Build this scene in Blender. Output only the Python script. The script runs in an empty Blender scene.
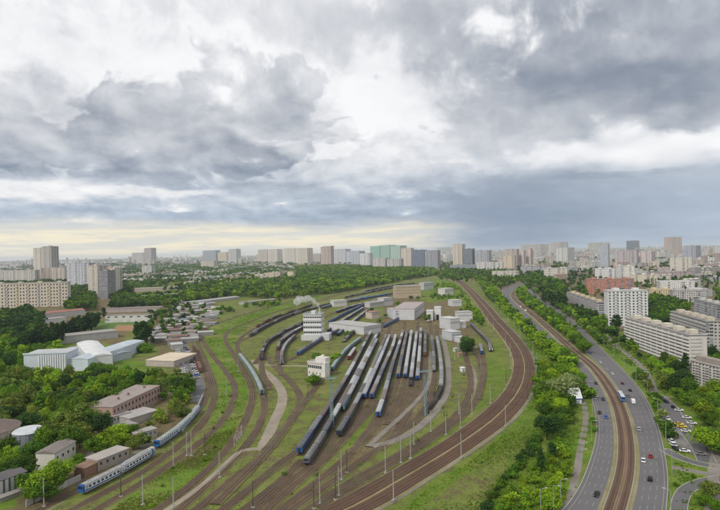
import bpy, bmesh, math, random
import numpy as np
from mathutils import Matrix, Vector
R = math.radians
S = bpy.context.scene
COL = S.collection
rng = np.random.default_rng(7)
random.seed(7)
PI = math.pi

# ------------------------------------------------------------------ camera
H = 95.0
FPX = 540.0                     # focal length in photo pixels (photo 720 x 510)
PITCH = R(0.32); ROLL = R(1.25)
f_ = Vector((0, math.cos(PITCH), -math.sin(PITCH)))
r0 = Vector((1, 0, 0)); u0 = r0.cross(f_)
right_ = r0 * math.cos(ROLL) - u0 * math.sin(ROLL)
up_ = u0 * math.cos(ROLL) + r0 * math.sin(ROLL)
cam = bpy.data.cameras.new('camera'); camo = bpy.data.objects.new('camera', cam); COL.objects.link(camo)
M = Matrix((right_, up_, -f_)).transposed().to_4x4(); M.translation = (0, 0, H)
camo.matrix_world = M
cam.sensor_width = 36; cam.lens = 36 * FPX / 720
cam.clip_start = 1; cam.clip_end = 60000
S.camera = camo
S.view_settings.view_transform = 'Standard'; S.view_settings.look = 'None'
S.view_settings.gamma = 1; S.view_settings.exposure = 0.0
S.cycles.max_bounces = 4; S.cycles.diffuse_bounces = 2; S.cycles.glossy_bounces = 2
S.cycles.volume_bounces = 1; S.cycles.transmission_bounces = 2
S.cycles.use_denoising = True

def ray(u, v):
    return (f_ + right_ * ((u - 360) / FPX) + up_ * ((255 - v) / FPX))
def G(u, v, z=0.0):
    """the point at height z seen at photo pixel (u, v)"""
    d = ray(u, v)
    t = (z - H) / d.z
    return Vector((d.x * t, d.y * t, z))
def top_z(P, v):
    """height over P (x, y) whose image row is v"""
    # solve (p - cam) . up / (p - cam) . f = (255 - v) / FPX
    k = (255 - v) / FPX
    a = up_ - f_ * k
    q = Vector((P[0], P[1], 0))
    return H - (a.x * q.x + a.y * q.y) / a.z
def proj(X, Y, Z):
    X = np.asarray(X, float); Y = np.asarray(Y, float); Zc = np.asarray(Z, float) - H
    a = X * right_.x + Y * right_.y + Zc * right_.z
    b = X * up_.x + Y * up_.y + Zc * up_.z
    c = X * f_.x + Y * f_.y + Zc * f_.z
    c = np.where(c < 1, 1, c)
    return 360 + FPX * a / c, 255 - FPX * b / c

# ------------------------------------------------------------------ node expression helper
class E:
    nt = None
    def __init__(s, sock): s.s = sock
    @staticmethod
    def op(kind, *a, clamp=False):
        n = E.nt.nodes.new('ShaderNodeMath'); n.operation = kind; n.use_clamp = clamp
        for i, x in enumerate(a):
            if isinstance(x, E): E.nt.links.new(x.s, n.inputs[i])
            else: n.inputs[i].default_value = float(x)
        return E(n.outputs[0])
    def __add__(s, o): return E.op('ADD', s, o)
    __radd__ = __add__
    def __sub__(s, o): return E.op('SUBTRACT', s, o)
    def __rsub__(s, o): return E.op('SUBTRACT', o, s)
    def __mul__(s, o): return E.op('MULTIPLY', s, o)
    __rmul__ = __mul__
    def __truediv__(s, o): return E.op('DIVIDE', s, o)
def smooth(x, a, b):
    n = E.nt.nodes.new('ShaderNodeMapRange'); n.interpolation_type = 'SMOOTHSTEP'
    E.nt.links.new(x.s, n.inputs[0]); n.inputs[1].default_value = a; n.inputs[2].default_value = b
    return E(n.outputs[0])
def noise(vec, scale, detail=4, rough=0.5, dist=0.0, col=False, two=False):
    n = E.nt.nodes.new('ShaderNodeTexNoise')
    if two: n.noise_dimensions = '2D'
    n.inputs['Scale'].default_value = scale
    n.inputs['Detail'].default_value = detail; n.inputs['Roughness'].default_value = rough
    n.inputs['Distortion'].default_value = dist
    E.nt.links.new(vec.s, n.inputs['Vector'])
    return E(n.outputs[1 if col else 0])
def comb(x, y, z):
    n = E.nt.nodes.new('ShaderNodeCombineXYZ')
    for i, k in enumerate((x, y, z)):
        if isinstance(k, E): E.nt.links.new(k.s, n.inputs[i])
        else: n.inputs[i].default_value = float(k)
    return E(n.outputs[0])
def mixc(f, a, b):
    n = E.nt.nodes.new('ShaderNodeMix'); n.data_type = 'RGBA'
    if isinstance(f, E): E.nt.links.new(f.s, n.inputs[0])
    else: n.inputs[0].default_value = f
    for i, k in ((6, a), (7, b)):
        if isinstance(k, E): E.nt.links.new(k.s, n.inputs[i])
        else: n.inputs[i].default_value = (*k, 1)
    return E(n.outputs[2])
def mulc(a, b):
    n = E.nt.nodes.new('ShaderNodeMix'); n.data_type = 'RGBA'; n.blend_type = 'MULTIPLY'; n.inputs[0].default_value = 1
    for i, k in ((6, a), (7, b)):
        if isinstance(k, E): E.nt.links.new(k.s, n.inputs[i])
        else: n.inputs[i].default_value = (*k, 1)
    return E(n.outputs[2])
def sep(v):
    n = E.nt.nodes.new('ShaderNodeSeparateXYZ'); E.nt.links.new(v.s, n.inputs[0])
    return E(n.outputs[0]), E(n.outputs[1]), E(n.outputs[2])

# ------------------------------------------------------------------ world: sky and clouds
PB = 0.38
SUN_EL, SUN_AZ = 42.0, 218.0    # compass-like azimuth from +Y, clockwise
def build_world():
    w = bpy.data.worlds.new('World'); S.world = w; w.use_nodes = True
    nt = w.node_tree; nt.nodes.clear(); E.nt = nt
    out = nt.nodes.new('ShaderNodeOutputWorld'); bg = nt.nodes.new('ShaderNodeBackground')
    sky = nt.nodes.new('ShaderNodeTexSky'); sky.sky_type = 'NISHITA'; sky.sun_disc = False
    sky.sun_elevation = R(SUN_EL); sky.sun_rotation = R(SUN_AZ)
    tc = nt.nodes.new('ShaderNodeTexCoord')
    x, y, z = sep(E(tc.outputs['Generated']))
    DEG = 180 / PI
    el = E.op('ARCSINE', z) * DEG
    az = E.op('ARCTAN2', x, y) * DEG
    elc = E.op('MAXIMUM', el, 0.0)
    ly = E.op('LOGARITHM', elc + 4.0, math.e) * 24.0
    P = comb(az, ly, 3.7)
    w1 = noise(P, 0.055, 4, 0.6, col=True, two=True)
    wx, wy, wz = sep(w1)
    az2 = az + (wx - 0.5) * 11.0
    squash = E.op('MINIMUM', (elc + 2.0) / 20.0, 1.0)
    el2 = el + (wy - 0.5) * 9.0 * squash
    P2 = comb(az + (wx - .5) * 6.0 + 140.0, ly + (wy - .5) * 6.0, 11.0)
    n1 = noise(P2, 0.085, 8, 0.58, two=True)
    n2 = noise(comb(az * 0.55 + 63.0, ly, 31.0), 0.15, 6, 0.6, 0.4, two=True)
    n3 = noise(comb(az - 90.0, ly, 0.0), 0.022, 2, 0.5, two=True)
    qx, qy, qz = sep(noise(comb(az + 210.0, ly, 0.0), 0.10, 1.5, 0.5, col=True, two=True))
    # billows: large puffs that carry smaller ones, lit from above and to one side
    def puffs(dx, dy, det=3.0, sm=.6, am=5.0):
        vo = nt.nodes.new('ShaderNodeTexVoronoi'); vo.voronoi_dimensions = '2D'; vo.feature = 'SMOOTH_F1'; vo.inputs['Scale'].default_value = 0.15
        vo.inputs['Detail'].default_value = det; vo.inputs['Roughness'].default_value = .5; vo.inputs['Lacunarity'].default_value = 2.3; vo.inputs['Smoothness'].default_value = sm
        nt.links.new(comb(az * 0.9 + (qx - .5) * am + (wx - .5) * 1.5 + dx, ly + (qy - .5) * am + (wy - .5) * 1.5 + dy, 2.0).s, vo.inputs['Vector'])
        return 0.5 - E(vo.outputs['Distance'])
    puff = puffs(0.0, 0.0); relief = puffs(0, 0, 1.0, 1.0, 5.0) - puffs(0.8, 2.0, 1.0, 1.0, 5.0)
    nrel = n1 - noise(comb(az + (wx - .5) * 6.0 + 140.6, ly + (wy - .5) * 6.0 + 1.4, 11.0), 0.085, 6, 0.58, two=True)
    def g(a0, e0, sa, se, A=None, B=None):
        a = (A or az2) - a0; e = (B or el2) - e0
        q = (a / sa) * (a / sa) + (e / se) * (e / se)
        return E.op('EXPONENT', q * -0.7)
    def px(u, v):  # photo pixel -> (az, el) of the sky behind it
        d = ray(u, v).normalized()
        return math.degrees(math.atan2(d.x, d.y)), math.degrees(math.asin(d.z))
    def shape(parts, edge, pa=.55, na=.7, raw=False):
        m = None
        for (u, v, su, sv) in parts:
            a0, e0 = px(u, v); q = g(a0, e0, su * .095, sv * .1, *((az + (wx - .5) * 4.0, el + (wy - .5) * 3.0) if raw else ()))
            m = q if m is None else E.op('MAXIMUM', m, q)
        return smooth(m + (puff + PB) * pa + (n1 - .5) * na, .5 - edge, .5 + edge)
    lum = 0.755 + (n1 - .5) * .26 + (n2 - .5) * .22 + (n3 - .5) * .12 + puff * .10 + nrel * .5
    # broad soft veils
    lum = lum - shape([(600, 40, 190, 70)], .45, .0, .55) * .34 - shape([(480, 8, 200, 16)], .3) * .08 - shape([(60, 8, 120, 10)], .3) * .05
    lum = lum + shape([(385, 95, 62, 40), (120, 50, 200, 38)], .25) * .22
    # the big cumulus: crisp bumpy top, flat grey base
    cum = shape([(258, 112, 76, 50), (150, 138, 150, 48), (20, 135, 110, 44)], .10, .75, .45, True)
    cum = cum * smooth(el + (n1 - .5) * 2.0, px(200, 186)[1], px(200, 172)[1])
    base = smooth(el, px(200, 95)[1], px(200, 168)[1])
    lum = lum * (1.0 - cum) + cum * (0.59 - base * .15 + relief * .26 + (n1 - .5) * .46 + (n2 - .5) * .2 + nrel * .4)
    # right hand dark cloud with crisp underside over a bright gap
    gap = shape([(620, 155, 140, 17)], .26, .6, 1.0)
    dk = shape([(690, 108, 120, 32), (610, 88, 90, 24)], .26, .35, .7)
    lum = lum - dk * (.15 - relief * .2)
    lum = lum * (1.0 - gap * .85) + gap * .85 * (.90 + relief * .3 + (n1 - .5) * .3)
    lum = lum - shape([(615, 174, 60, 4)], .2, .4, .5, True) * .16
    wht = shape([(318, 150, 34, 12), (350, 128, 22, 8)], .10, .7, .5, True); lum = lum + wht * .16
    # long low bands
    lum = lum - smooth(el2 + (n1 - .5) * 5.0, 9.0, 6.6) * (.20 + (.5 - n2) * .16)
    lum = lum + shape([(15, 194, 50, 9), (150, 197, 60, 4)], .32, .5, 1.0) * .26
    # low rain curtain, blue, to the right; pale cream break in the cloud to the left
    rz = g(*px(560, 222), 30, 5.2, A=az, B=el)
    rc = g(*px(505, 215), 9, 5.0, A=az2, B=el)
    sm = smooth(az + (wx - .5) * 10.0, 2.0, 12.0) * smooth(el, 9.0, 6.0)
    lum = lum * (1.0 - sm * .75) + sm * .75 * 0.55
    lum = lum - rz * 0.07 - rc * 0.20
    a0, e0 = px(150, 246)
    edge = (wx - .5) * 9.0 + (n2 - .5) * 3.0
    cream = smooth(el + edge * 0.22, 3.9, 2.1) * smooth(az + edge * 1.6, 12.0, 0.0)
    cream2 = smooth(el + (wy - .5) * 3.0, 2.0, 0.8) * 0.0
    # colour of the cloud from its lightness: darker cloud is bluer
    lum = E.op('MAXIMUM', lum, 0.2)
    t = smooth(lum, 0.15, 1.02)
    c_lo = (0.285, 0.335, 0.43); 
    cc = mixc(t, (0.255, 0.295, 0.365), (0.99, 0.99, 1.0))
    blue = smooth(el, 12.0, 2.0) * smooth(lum, 0.8, 0.5)
    cc = mixc(blue * 0.75, cc, mulc(cc, (0.86, 1.0, 1.14)))
    streak = noise(comb(az * 0.12, el * 1.3, 5.0), 1.0, 4, .6)
    crm = mixc(smooth(streak, .38, .62), (0.76, 0.75, 0.69), (1.0, 0.90, 0.68))
    cc = mixc(cream * 0.93, cc, crm)
    # behind the camera and overhead: the same broken overcast, a little brighter
    back = smooth(y, 0.25, -0.4)
    cc = mixc(back * 0.6, cc, mixc(n1, (0.62, 0.66, 0.74), (1.05, 1.03, 1.0)))
    zen = smooth(el, 32.0, 60.0)
    cc = mixc(zen * 0.7, cc, (0.74, 0.76, 0.82))
    vm = nt.nodes.new('ShaderNodeVectorMath'); vm.operation = 'SCALE'; nt.links.new(cc.s, vm.inputs[0]); vm.inputs['Scale'].default_value = 10.0
    fin = mixc(0.96, E(sky.outputs[0]), E(vm.outputs[0]))
    nt.links.new(fin.s, bg.inputs[0]); bg.inputs[1].default_value = 0.1
    nt.links.new(bg.outputs[0], out.inputs[0])
    w.cycles.sampling_method = 'MANUAL'; w.cycles.sample_map_resolution = 512
build_world()
sun = bpy.data.lights.new('sun', 'SUN'); suno = bpy.data.objects.new('sun', sun); COL.objects.link(suno)
sun.energy = 2.4; sun.angle = R(10); sun.color = (1, .95, .86)
_d = Vector((math.sin(R(SUN_AZ)) * math.cos(R(SUN_EL)), math.cos(R(SUN_AZ)) * math.cos(R(SUN_EL)), math.sin(R(SUN_EL))))
suno.rotation_euler = _d.to_track_quat('Z', 'Y').to_euler()

# ------------------------------------------------------------------ materials
def new_mat(name):
    m = bpy.data.materials.new(name); m.use_nodes = True
    nt = m.node_tree; E.nt = nt
    b = nt.nodes['Principled BSDF']; b.inputs['Roughness'].default_value = 0.85
    b.inputs['Specular IOR Level'].default_value = 0.25
    return m, nt, b
def obj_coord():
    n = E.nt.nodes.new('ShaderNodeTexCoord'); return E(n.outputs['Object'])
def geo_pos():
    n = E.nt.nodes.new('ShaderNodeNewGeometry'); return E(n.outputs['Position'])
MATS = {}
def plain(name, c, rough=0.8, var=0.18, scale=0.35, metal=0.0):
    """a painted or weathered surface: one colour broken by two scales of grime"""
    if name in MATS: return MATS[name]
    m, nt, b = new_mat(name)
    p = obj_coord()
    n = noise(p, scale, 5, .65); n2 = noise(p, scale * 9, 3, .6)
    k = 1.0 - var + (n - 0.3) * (var * 2.2) + (n2 - .5) * var
    c2 = mulc(c, comb(k, k, k))
    nt.links.new(c2.s, b.inputs['Base Color']); b.inputs['Roughness'].default_value = rough
    b.inputs['Metallic'].default_value = metal
    MATS[name] = m; return m
def tinted(name, rough=.8, var=.2, scale=.3):
    """colour of the object itself (object colour), weathered"""
    if name in MATS: return MATS[name]
    m, nt, b = new_mat(name)
    oi = nt.nodes.new('ShaderNodeObjectInfo')
    p = obj_coord(); rnd = E(oi.outputs['Random'])
    n = noise(p, scale, 5, .65); n2 = noise(p, scale * 8, 3, .6)
    k = 1.0 - var + (n - 0.3) * (var * 2.2) + (n2 - .5) * var
    c2 = mulc(E(oi.outputs['Color']), comb(k, k, k))
    nt.links.new(c2.s, b.inputs['Base Color']); b.inputs['Roughness'].default_value = rough
    MATS[name] = m; return m
def attr(name, out='Color'):
    n = E.nt.nodes.new('ShaderNodeAttribute'); n.attribute_name = name; return E(n.outputs[out])
def white_noise(v):
    n = E.nt.nodes.new('ShaderNodeTexWhiteNoise'); n.noise_dimensions = '3D'; E.nt.links.new(v.s, n.inputs['Vector'])
    return E(n.outputs['Value'])
def facade_mat(name, kind):
    """wall carrying rows of windows at real storey height; uv is in metres, colour in attribute tint"""
    m, nt, b = new_mat(name)
    uvn = nt.nodes.new('ShaderNodeUVMap'); u, v, _ = sep(E(uvn.outputs[0]))
    tint = attr('tint')
    fl = E.op('FLOOR', v / 3.0); fc = E.op('FLOOR', u / 3.4)
    fv = E.op('FRACT', v / 3.0); fu = E.op('FRACT', u / 3.4)
    def band(x, a, c): return E.op('MULTIPLY', E.op('GREATER_THAN', x, a), E.op('LESS_THAN', x, c))
    r = white_noise(comb(fc, fl, 1.0)); rc = white_noise(comb(fc, 3.0, 7.0))
    if kind == 'grid': win = band(fu, .24, .76) * band(fv, .30, .80)
    elif kind == 'strip': win = band(fu, .05, .95) * band(fv, .34, .80)
    else:  win = band(fu, .2, .8) * band(fv, .3, .8)
    bal = E.op('GREATER_THAN', rc, 0.62) if kind != 'strip' else None
    ground = E.op('GREATER_THAN', v, 1.0)
    n = noise(comb(u, v, 0.0), 0.12, 4, .6); k = 0.86 + n * 0.28
    joint = band(fv, .03, 1.1)
    wall = mulc(tint, comb(k, k, k))
    wall = mixc((1.0 - joint) * 0.35, wall, (0.12, 0.11, 0.10))
    glass = mixc(E.op('POWER', r, 3.0), (0.035, 0.045, 0.055), (0.30, 0.30, 0.29))
    c = mixc(win * ground, wall, glass)
    if bal:
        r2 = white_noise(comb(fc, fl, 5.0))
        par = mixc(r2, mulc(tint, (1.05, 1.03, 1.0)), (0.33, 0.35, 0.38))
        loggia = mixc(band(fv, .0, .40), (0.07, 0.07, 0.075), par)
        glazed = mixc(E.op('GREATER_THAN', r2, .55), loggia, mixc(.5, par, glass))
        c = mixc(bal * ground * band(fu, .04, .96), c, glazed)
    nt.links.new(c.s, b.inputs['Base Color'])
    rr = 0.85 - win * ground * 0.55
    nt.links.new(rr.s, b.inputs['Roughness'])
    MATS[name] = m; return m
facade_mat('facade_grid', 'grid'); facade_mat('facade_strip', 'strip')
def roof_mat():
    m, nt, b = new_mat('flat_roof'); p = geo_pos()
    t = attr('tint2')
    n = noise(p, .08, 5, .65); n2 = noise(p, .7, 3, .6)
    k = .7 + n * .45 + n2 * .2
    nt.links.new(mulc(t, comb(k, k, k)).s, b.inputs['Base Color'])
    MATS['flat_roof'] = m
roof_mat()
def leaf_mat(name, stuff):
    m, nt, b = new_mat(name)
    a = attr('tint')
    if not stuff:
        oi = nt.nodes.new('ShaderNodeObjectInfo'); a = mulc(E(oi.outputs['Color']), a)
    nt.links.new(a.s, b.inputs['Base Color']); b.inputs['Roughness'].default_value = .7
    b.inputs['Specular IOR Level'].default_value = .15
    tr = nt.nodes.new('ShaderNodeBsdfTranslucent'); nt.links.new(mulc(a, (1.1, 1.2, .6)).s, tr.inputs[0])
    mx = nt.nodes.new('ShaderNodeMixShader'); mx.inputs[0].default_value = .22
    out = nt.nodes['Material Output']
    nt.links.new(b.outputs[0], mx.inputs[1]); nt.links.new(tr.outputs[0], mx.inputs[2]); nt.links.new(mx.outputs[0], out.inputs[0])
    MATS[name] = m; return m
leaf_mat('leaves', False); leaf_mat('leaves_far', True)

# ------------------------------------------------------------------ mesh helpers
def tag(o, label=None, cat=None, group=None, kind=None):
    if label: o['label'] = label
    if cat: o['category'] = cat
    if group: o['group'] = group
    if kind: o['kind'] = kind
    return o
def link(name, me, parent=None, loc=None):
    o = bpy.data.objects.new(name, me); COL.objects.link(o)
    if parent is not None: o.parent = parent
    if loc is not None: o.location = loc
    return o
def empty(name, loc=(0, 0, 0), rz=0.0):
    o = bpy.data.objects.new(name, None); COL.objects.link(o); o.location = loc; o.rotation_euler.z = rz
    o.empty_display_size = .5
    return o
KIDS = {}
def copy_tree(o, parent=None):
    c = o.copy(); COL.objects.link(c); c.parent = parent
    for ch in list(o.children): copy_tree(ch, c)
    return c
class MB:
    """collects quads, boxes, bars and prisms for ONE mesh"""
    def __init__(s): s.v = []; s.f = []; s.m = []; s.uv = []; s.t = []
    def face(s, pts, mi=0, uv=None, tint=None):
        i = len(s.v); s.v += [tuple(p) for p in pts]; s.f.append(tuple(range(i, i + len(pts)))); s.m.append(mi)
        s.uv += list(uv) if uv else [(0, 0)] * len(pts)
        s.t.append(tint or (1, 1, 1))
    def box(s, a, b, mi=0, tint=None, sides=True, uo=0.0, mroof=None, rtint=None):
        x0, y0, z0 = a; x1, y1, z1 = b
        c = [(x0, y0), (x1, y0), (x1, y1), (x0, y1)]; U = uo
        for i in range(4):
            p, q = c[i], c[(i + 1) % 4]; L = math.hypot(q[0] - p[0], q[1] - p[1])
            s.face([(*p, z0), (*q, z0), (*q, z1), (*p, z1)], mi, [(U, z0), (U + L, z0), (U + L, z1), (U, z1)], tint); U += L
        s.face([(*p, z1) for p in c], mi if mroof is None else mroof, None, rtint or tint)
        s.face([(*p, z0) for p in reversed(c)], mi, None, tint)
    def prism(s, poly, z0, z1, mi=0, mroof=None, tint=None, rtint=None, bottom=False):
        U = 0.0; n = len(poly)
        for i in range(n):
            p, q = poly[i], poly[(i + 1) % n]; L = math.hypot(q[0] - p[0], q[1] - p[1])
            s.face([(p[0], p[1], z0), (q[0], q[1], z0), (q[0], q[1], z1), (p[0], p[1], z1)], mi, [(U, 0), (U + L, 0), (U + L, z1 - z0), (U, z1 - z0)], tint); U += L
        s.face([(p[0], p[1], z1) for p in poly], mi if mroof is None else mroof, None, rtint or tint)
        if bottom: s.face([(p[0], p[1], z0) for p in reversed(poly)], mi, None, tint)
    def bar(s, a, b, r, mi=0, n=6, r2=None):
        a = Vector(a); b = Vector(b); d = (b - a).normalized(); r2 = r if r2 is None else r2
        x = d.orthogonal().normalized(); y = d.cross(x)
        ra = [a + (x * math.cos(t) + y * math.sin(t)) * r for t in [2 * PI * k / n for k in range(n)]]
        rb = [b + (x * math.cos(t) + y * math.sin(t)) * r2 for t in [2 * PI * k / n for k in range(n)]]
        for k in range(n):
            s.face([ra[k], ra[(k + 1) % n], rb[(k + 1) % n], rb[k]], mi)
        s.face(list(reversed(ra)), mi); s.face(rb, mi)
    def extrude_x(s, prof, x0, x1, mi=0, cap=None):
        """profile of (y, z) swept along x"""
        n = len(prof)
        for i in range(n):
            p, q = prof[i], prof[(i + 1) % n]
            s.face([(x0, *p), (x0, *q), (x1, *q), (x1, *p)], mi)
        s.face([(x0, *p) for p in reversed(prof)], mi if cap is None else cap); s.face([(x1, *p) for p in prof], mi if cap is None else cap)
    def mesh(s, name, mats, smooth=False):
        me = bpy.data.meshes.new(name); me.from_pydata(s.v, [], s.f)
        for m in mats: me.materials.append(MATS[m] if isinstance(m, str) else m)
        me.polygons.foreach_set('material_index', s.m)
        uv = me.uv_layers.new(name='UVMap'); uv.data.foreach_set('uv', np.array(s.uv, 'f').ravel())
        for an in ('tint', 'tint2'):
            ca = me.color_attributes.new(an, 'FLOAT_COLOR', 'CORNER')
            arr = np.ones((len(s.v), 4), 'f'); k = 0
            for f, t in zip(s.f, s.t): arr[k:k + len(f), :3] = t; k += len(f)
            ca.data.foreach_set('color', arr.ravel())
        if smooth: me.polygons.foreach_set('use_smooth', [True] * len(s.f))
        me.update(); return me
    def build(s, name, mats, parent=None, loc=None, smooth=False):
        if isinstance(mats, str) or not isinstance(mats, (list, tuple)): mats = [mats]
        return link(name, s.mesh(name, mats, smooth), parent, loc)
ORD = ['first', 'second', 'third', 'fourth', 'fifth', 'sixth', 'seventh', 'eighth', 'ninth', 'tenth', 'eleventh', 'twelfth', 'thirteenth', 'fourteenth', 'fifteenth', 'sixteenth', 'seventeenth', 'eighteenth', 'nineteenth', 'twentieth'] + \
      ['twenty-' + x for x in ('first', 'second', 'third', 'fourth', 'fifth', 'sixth', 'seventh', 'eighth', 'ninth')] + ['thirtieth']
def row_labels(items, fmt, per=9):
    """items: objects with a location; names each by its row (counted from the viewpoint) and its place from the left"""
    its = sorted(items, key=lambda o: o.location.y)
    rows = [its[i:i + per] for i in range(0, len(its), per)]
    for ri, row in enumerate(rows):
        row.sort(key=lambda o: o.location.x / max(o.location.y, 1))
        for ci, o in enumerate(row):
            rn = 'nearest row' if ri == 0 else ORD[ri] + ' row' if ri < 30 else 'row far back'
            o['label'] = fmt.format(i=ORD[ci], row=rn, look=o.get('_look', ''))
            if '_look' in o: del o['_look']
def catmull(pts, step=5.0):
    """smooth ground polyline through pts, resampled about every step metres"""
    P = [Vector(p[:2]) for p in pts]
    if len(P) == 2: out = [P[0].lerp(P[1], k / 20) for k in range(21)]
    else:
        out = []
        Q = [P[0] * 2 - P[1]] + P + [P[-1] * 2 - P[-2]]
        for i in range(1, len(Q) - 2):
            p0, p1, p2, p3 = Q[i - 1:i + 3]
            # centripetal
            t0 = 0; t1 = t0 + (p1 - p0).length ** .5 + 1e-6; t2 = t1 + (p2 - p1).length ** .5 + 1e-6; t3 = t2 + (p3 - p2).length ** .5 + 1e-6
            n = max(2, int((p2 - p1).length / 2))
            for k in range(n):
                t = t1 + (t2 - t1) * k / n
                A1 = p0 * ((t1 - t) / (t1 - t0)) + p1 * ((t - t0) / (t1 - t0)); A2 = p1 * ((t2 - t) / (t2 - t1)) + p2 * ((t - t1) / (t2 - t1)); A3 = p2 * ((t3 - t) / (t3 - t2)) + p3 * ((t - t2) / (t3 - t2))
                B1 = A1 * ((t2 - t) / (t2 - t0)) + A2 * ((t - t0) / (t2 - t0)); B2 = A2 * ((t3 - t) / (t3 - t1)) + A3 * ((t - t1) / (t3 - t1))
                out.append(B1 * ((t2 - t) / (t2 - t1)) + B2 * ((t - t1) / (t2 - t1)))
        out.append(P[-1])
    # resample
    L = [0]
    for a, b in zip(out, out[1:]): L.append(L[-1] + (b - a).length)
    n = max(2, int(round(L[-1] / step)) + 1)
    xs = np.interp(np.linspace(0, L[-1], n), L, [p.x for p in out]); ys = np.interp(np.linspace(0, L[-1], n), L, [p.y for p in out])
    # light smoothing of hand-traced wobble
    for _ in range(6):
        xs[1:-1] = (xs[:-2] + 2 * xs[1:-1] + xs[2:]) / 4; ys[1:-1] = (ys[:-2] + 2 * ys[1:-1] + ys[2:]) / 4
    return np.stack([xs, ys], 1)
def path_px(pts, z=0.0, step=5.0): return catmull([G(u, v, z) for u, v in pts], step)
def normals2(p):
    t = np.gradient(p, axis=0); t /= np.linalg.norm(t, axis=1)[:, None] + 1e-9
    return t, np.stack([t[:, 1], -t[:, 0]], 1)       # tangent, right-hand normal
def arclen(p): return np.concatenate([[0], np.cumsum(np.linalg.norm(np.diff(p, axis=0), axis=1))])
def ribbon(mb, p, offs, zs, mi=0, tint=None):
    """cross-section points (offset, z) swept along path p"""
    t, n = normals2(p); s = arclen(p)
    rows = [[(p[i, 0] + n[i, 0] * o, p[i, 1] + n[i, 1] * o, z) for o, z in zip(offs, zs)] for i in range(len(p))]
    for i in range(len(p) - 1):
        for j in range(len(offs) - 1):
            m = mi[j] if isinstance(mi, (list, tuple)) else mi
            mb.face([rows[i][j + 1], rows[i + 1][j + 1], rows[i + 1][j], rows[i][j]][::-1] if False else [rows[i][j], rows[i][j + 1], rows[i + 1][j + 1], rows[i + 1][j]], m,
                    [(offs[j], s[i]), (offs[j + 1], s[i]), (offs[j + 1], s[i + 1]), (offs[j], s[i + 1])], tint)
def in_poly(x, y, poly):
    x = np.asarray(x); y = np.asarray(y); c = np.zeros(x.shape, bool); n = len(poly)
    for i in range(n):
        x1, y1 = poly[i]; x2, y2 = poly[(i + 1) % n]
        if y1 == y2: continue
        c ^= ((y1 > y) != (y2 > y)) & (x < (x2 - x1) * (y - y1) / (y2 - y1) + x1)
    return c
# ================================================================== railway geometry traced on the ground
# tracks: (photo pixels of the track on the ground)
TRACKS = [
    [(30, 515), (60, 500), (83, 488), (125, 466), (158, 447), (185, 426), (203, 404), (209, 385), (201, 364), (193, 345)],
    [(60, 517), (95, 497), (130, 480), (165, 457), (193, 434), (209, 413), (215, 392), (208, 368), (199, 346), (193, 330)],
    [(80, 520), (120, 496), (143, 483.5), (173, 462), (190.6, 450), (208, 436), (224, 419), (233, 401), (234.5, 386), (225, 370.6), (212, 354.7), (203, 341), (202, 334), (210.6, 326), (231, 319), (264, 309), (300, 300), (335, 292), (370, 285), (400, 280), (430, 277)],
    [(150, 515), (178, 496), (208, 470), (233, 441), (247, 417), (252.7, 394), (247.4, 378), (238, 362), (230, 349), (225, 338), (230, 330), (246, 323.5), (270, 314), (300, 305), (340, 294), (380, 285)],
    [(178, 511), (200, 492), (222, 471), (243, 450), (258, 428), (264.7, 406), (261, 389), (251, 371), (241, 356), (237, 346), (243, 336), (262, 325), (290, 312), (330, 298), (360, 290)],
    [(192, 514), (219, 490.6), (240, 473), (257, 462), (272, 443), (283.5, 428), (300, 406), (297.6, 391), (283.5, 375), (270, 362), (262.5, 352), (268, 341), (281, 333), (300, 323), (330, 308)],
    [(220, 513), (247, 491), (275, 468), (297, 451)],
    [(238, 515), (262, 497), (286, 477), (303, 460)],
    [(252, 514), (282, 486), (312, 466), (329, 448), (339, 431)],
    [(262, 515), (293, 486), (323, 462), (342, 441), (358, 425), (370, 411), (377, 400)],
    [(275, 515), (316, 483), (345, 460), (363, 440), (375, 420), (379, 412)],
    [(285, 515), (310, 497), (339, 477), (360, 462), (385, 444), (402, 432), (424, 413)],
    [(303, 513), (328, 496), (360, 477), (395, 457), (430, 435), (455, 417), (468, 398), (470, 375), (464, 350), (461, 335)],
    [(318, 508), (350, 488), (390, 466), (425, 444), (452, 425), (474, 404), (482, 384), (481, 365), (474, 350), (466, 336)],
    [(282, 376), (279, 366), (281.5, 355), (286, 343), (298, 333), (318, 321), (345, 308)],
    [(255, 364), (263, 352), (266, 344), (277, 335), (300, 325)],
]
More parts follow.
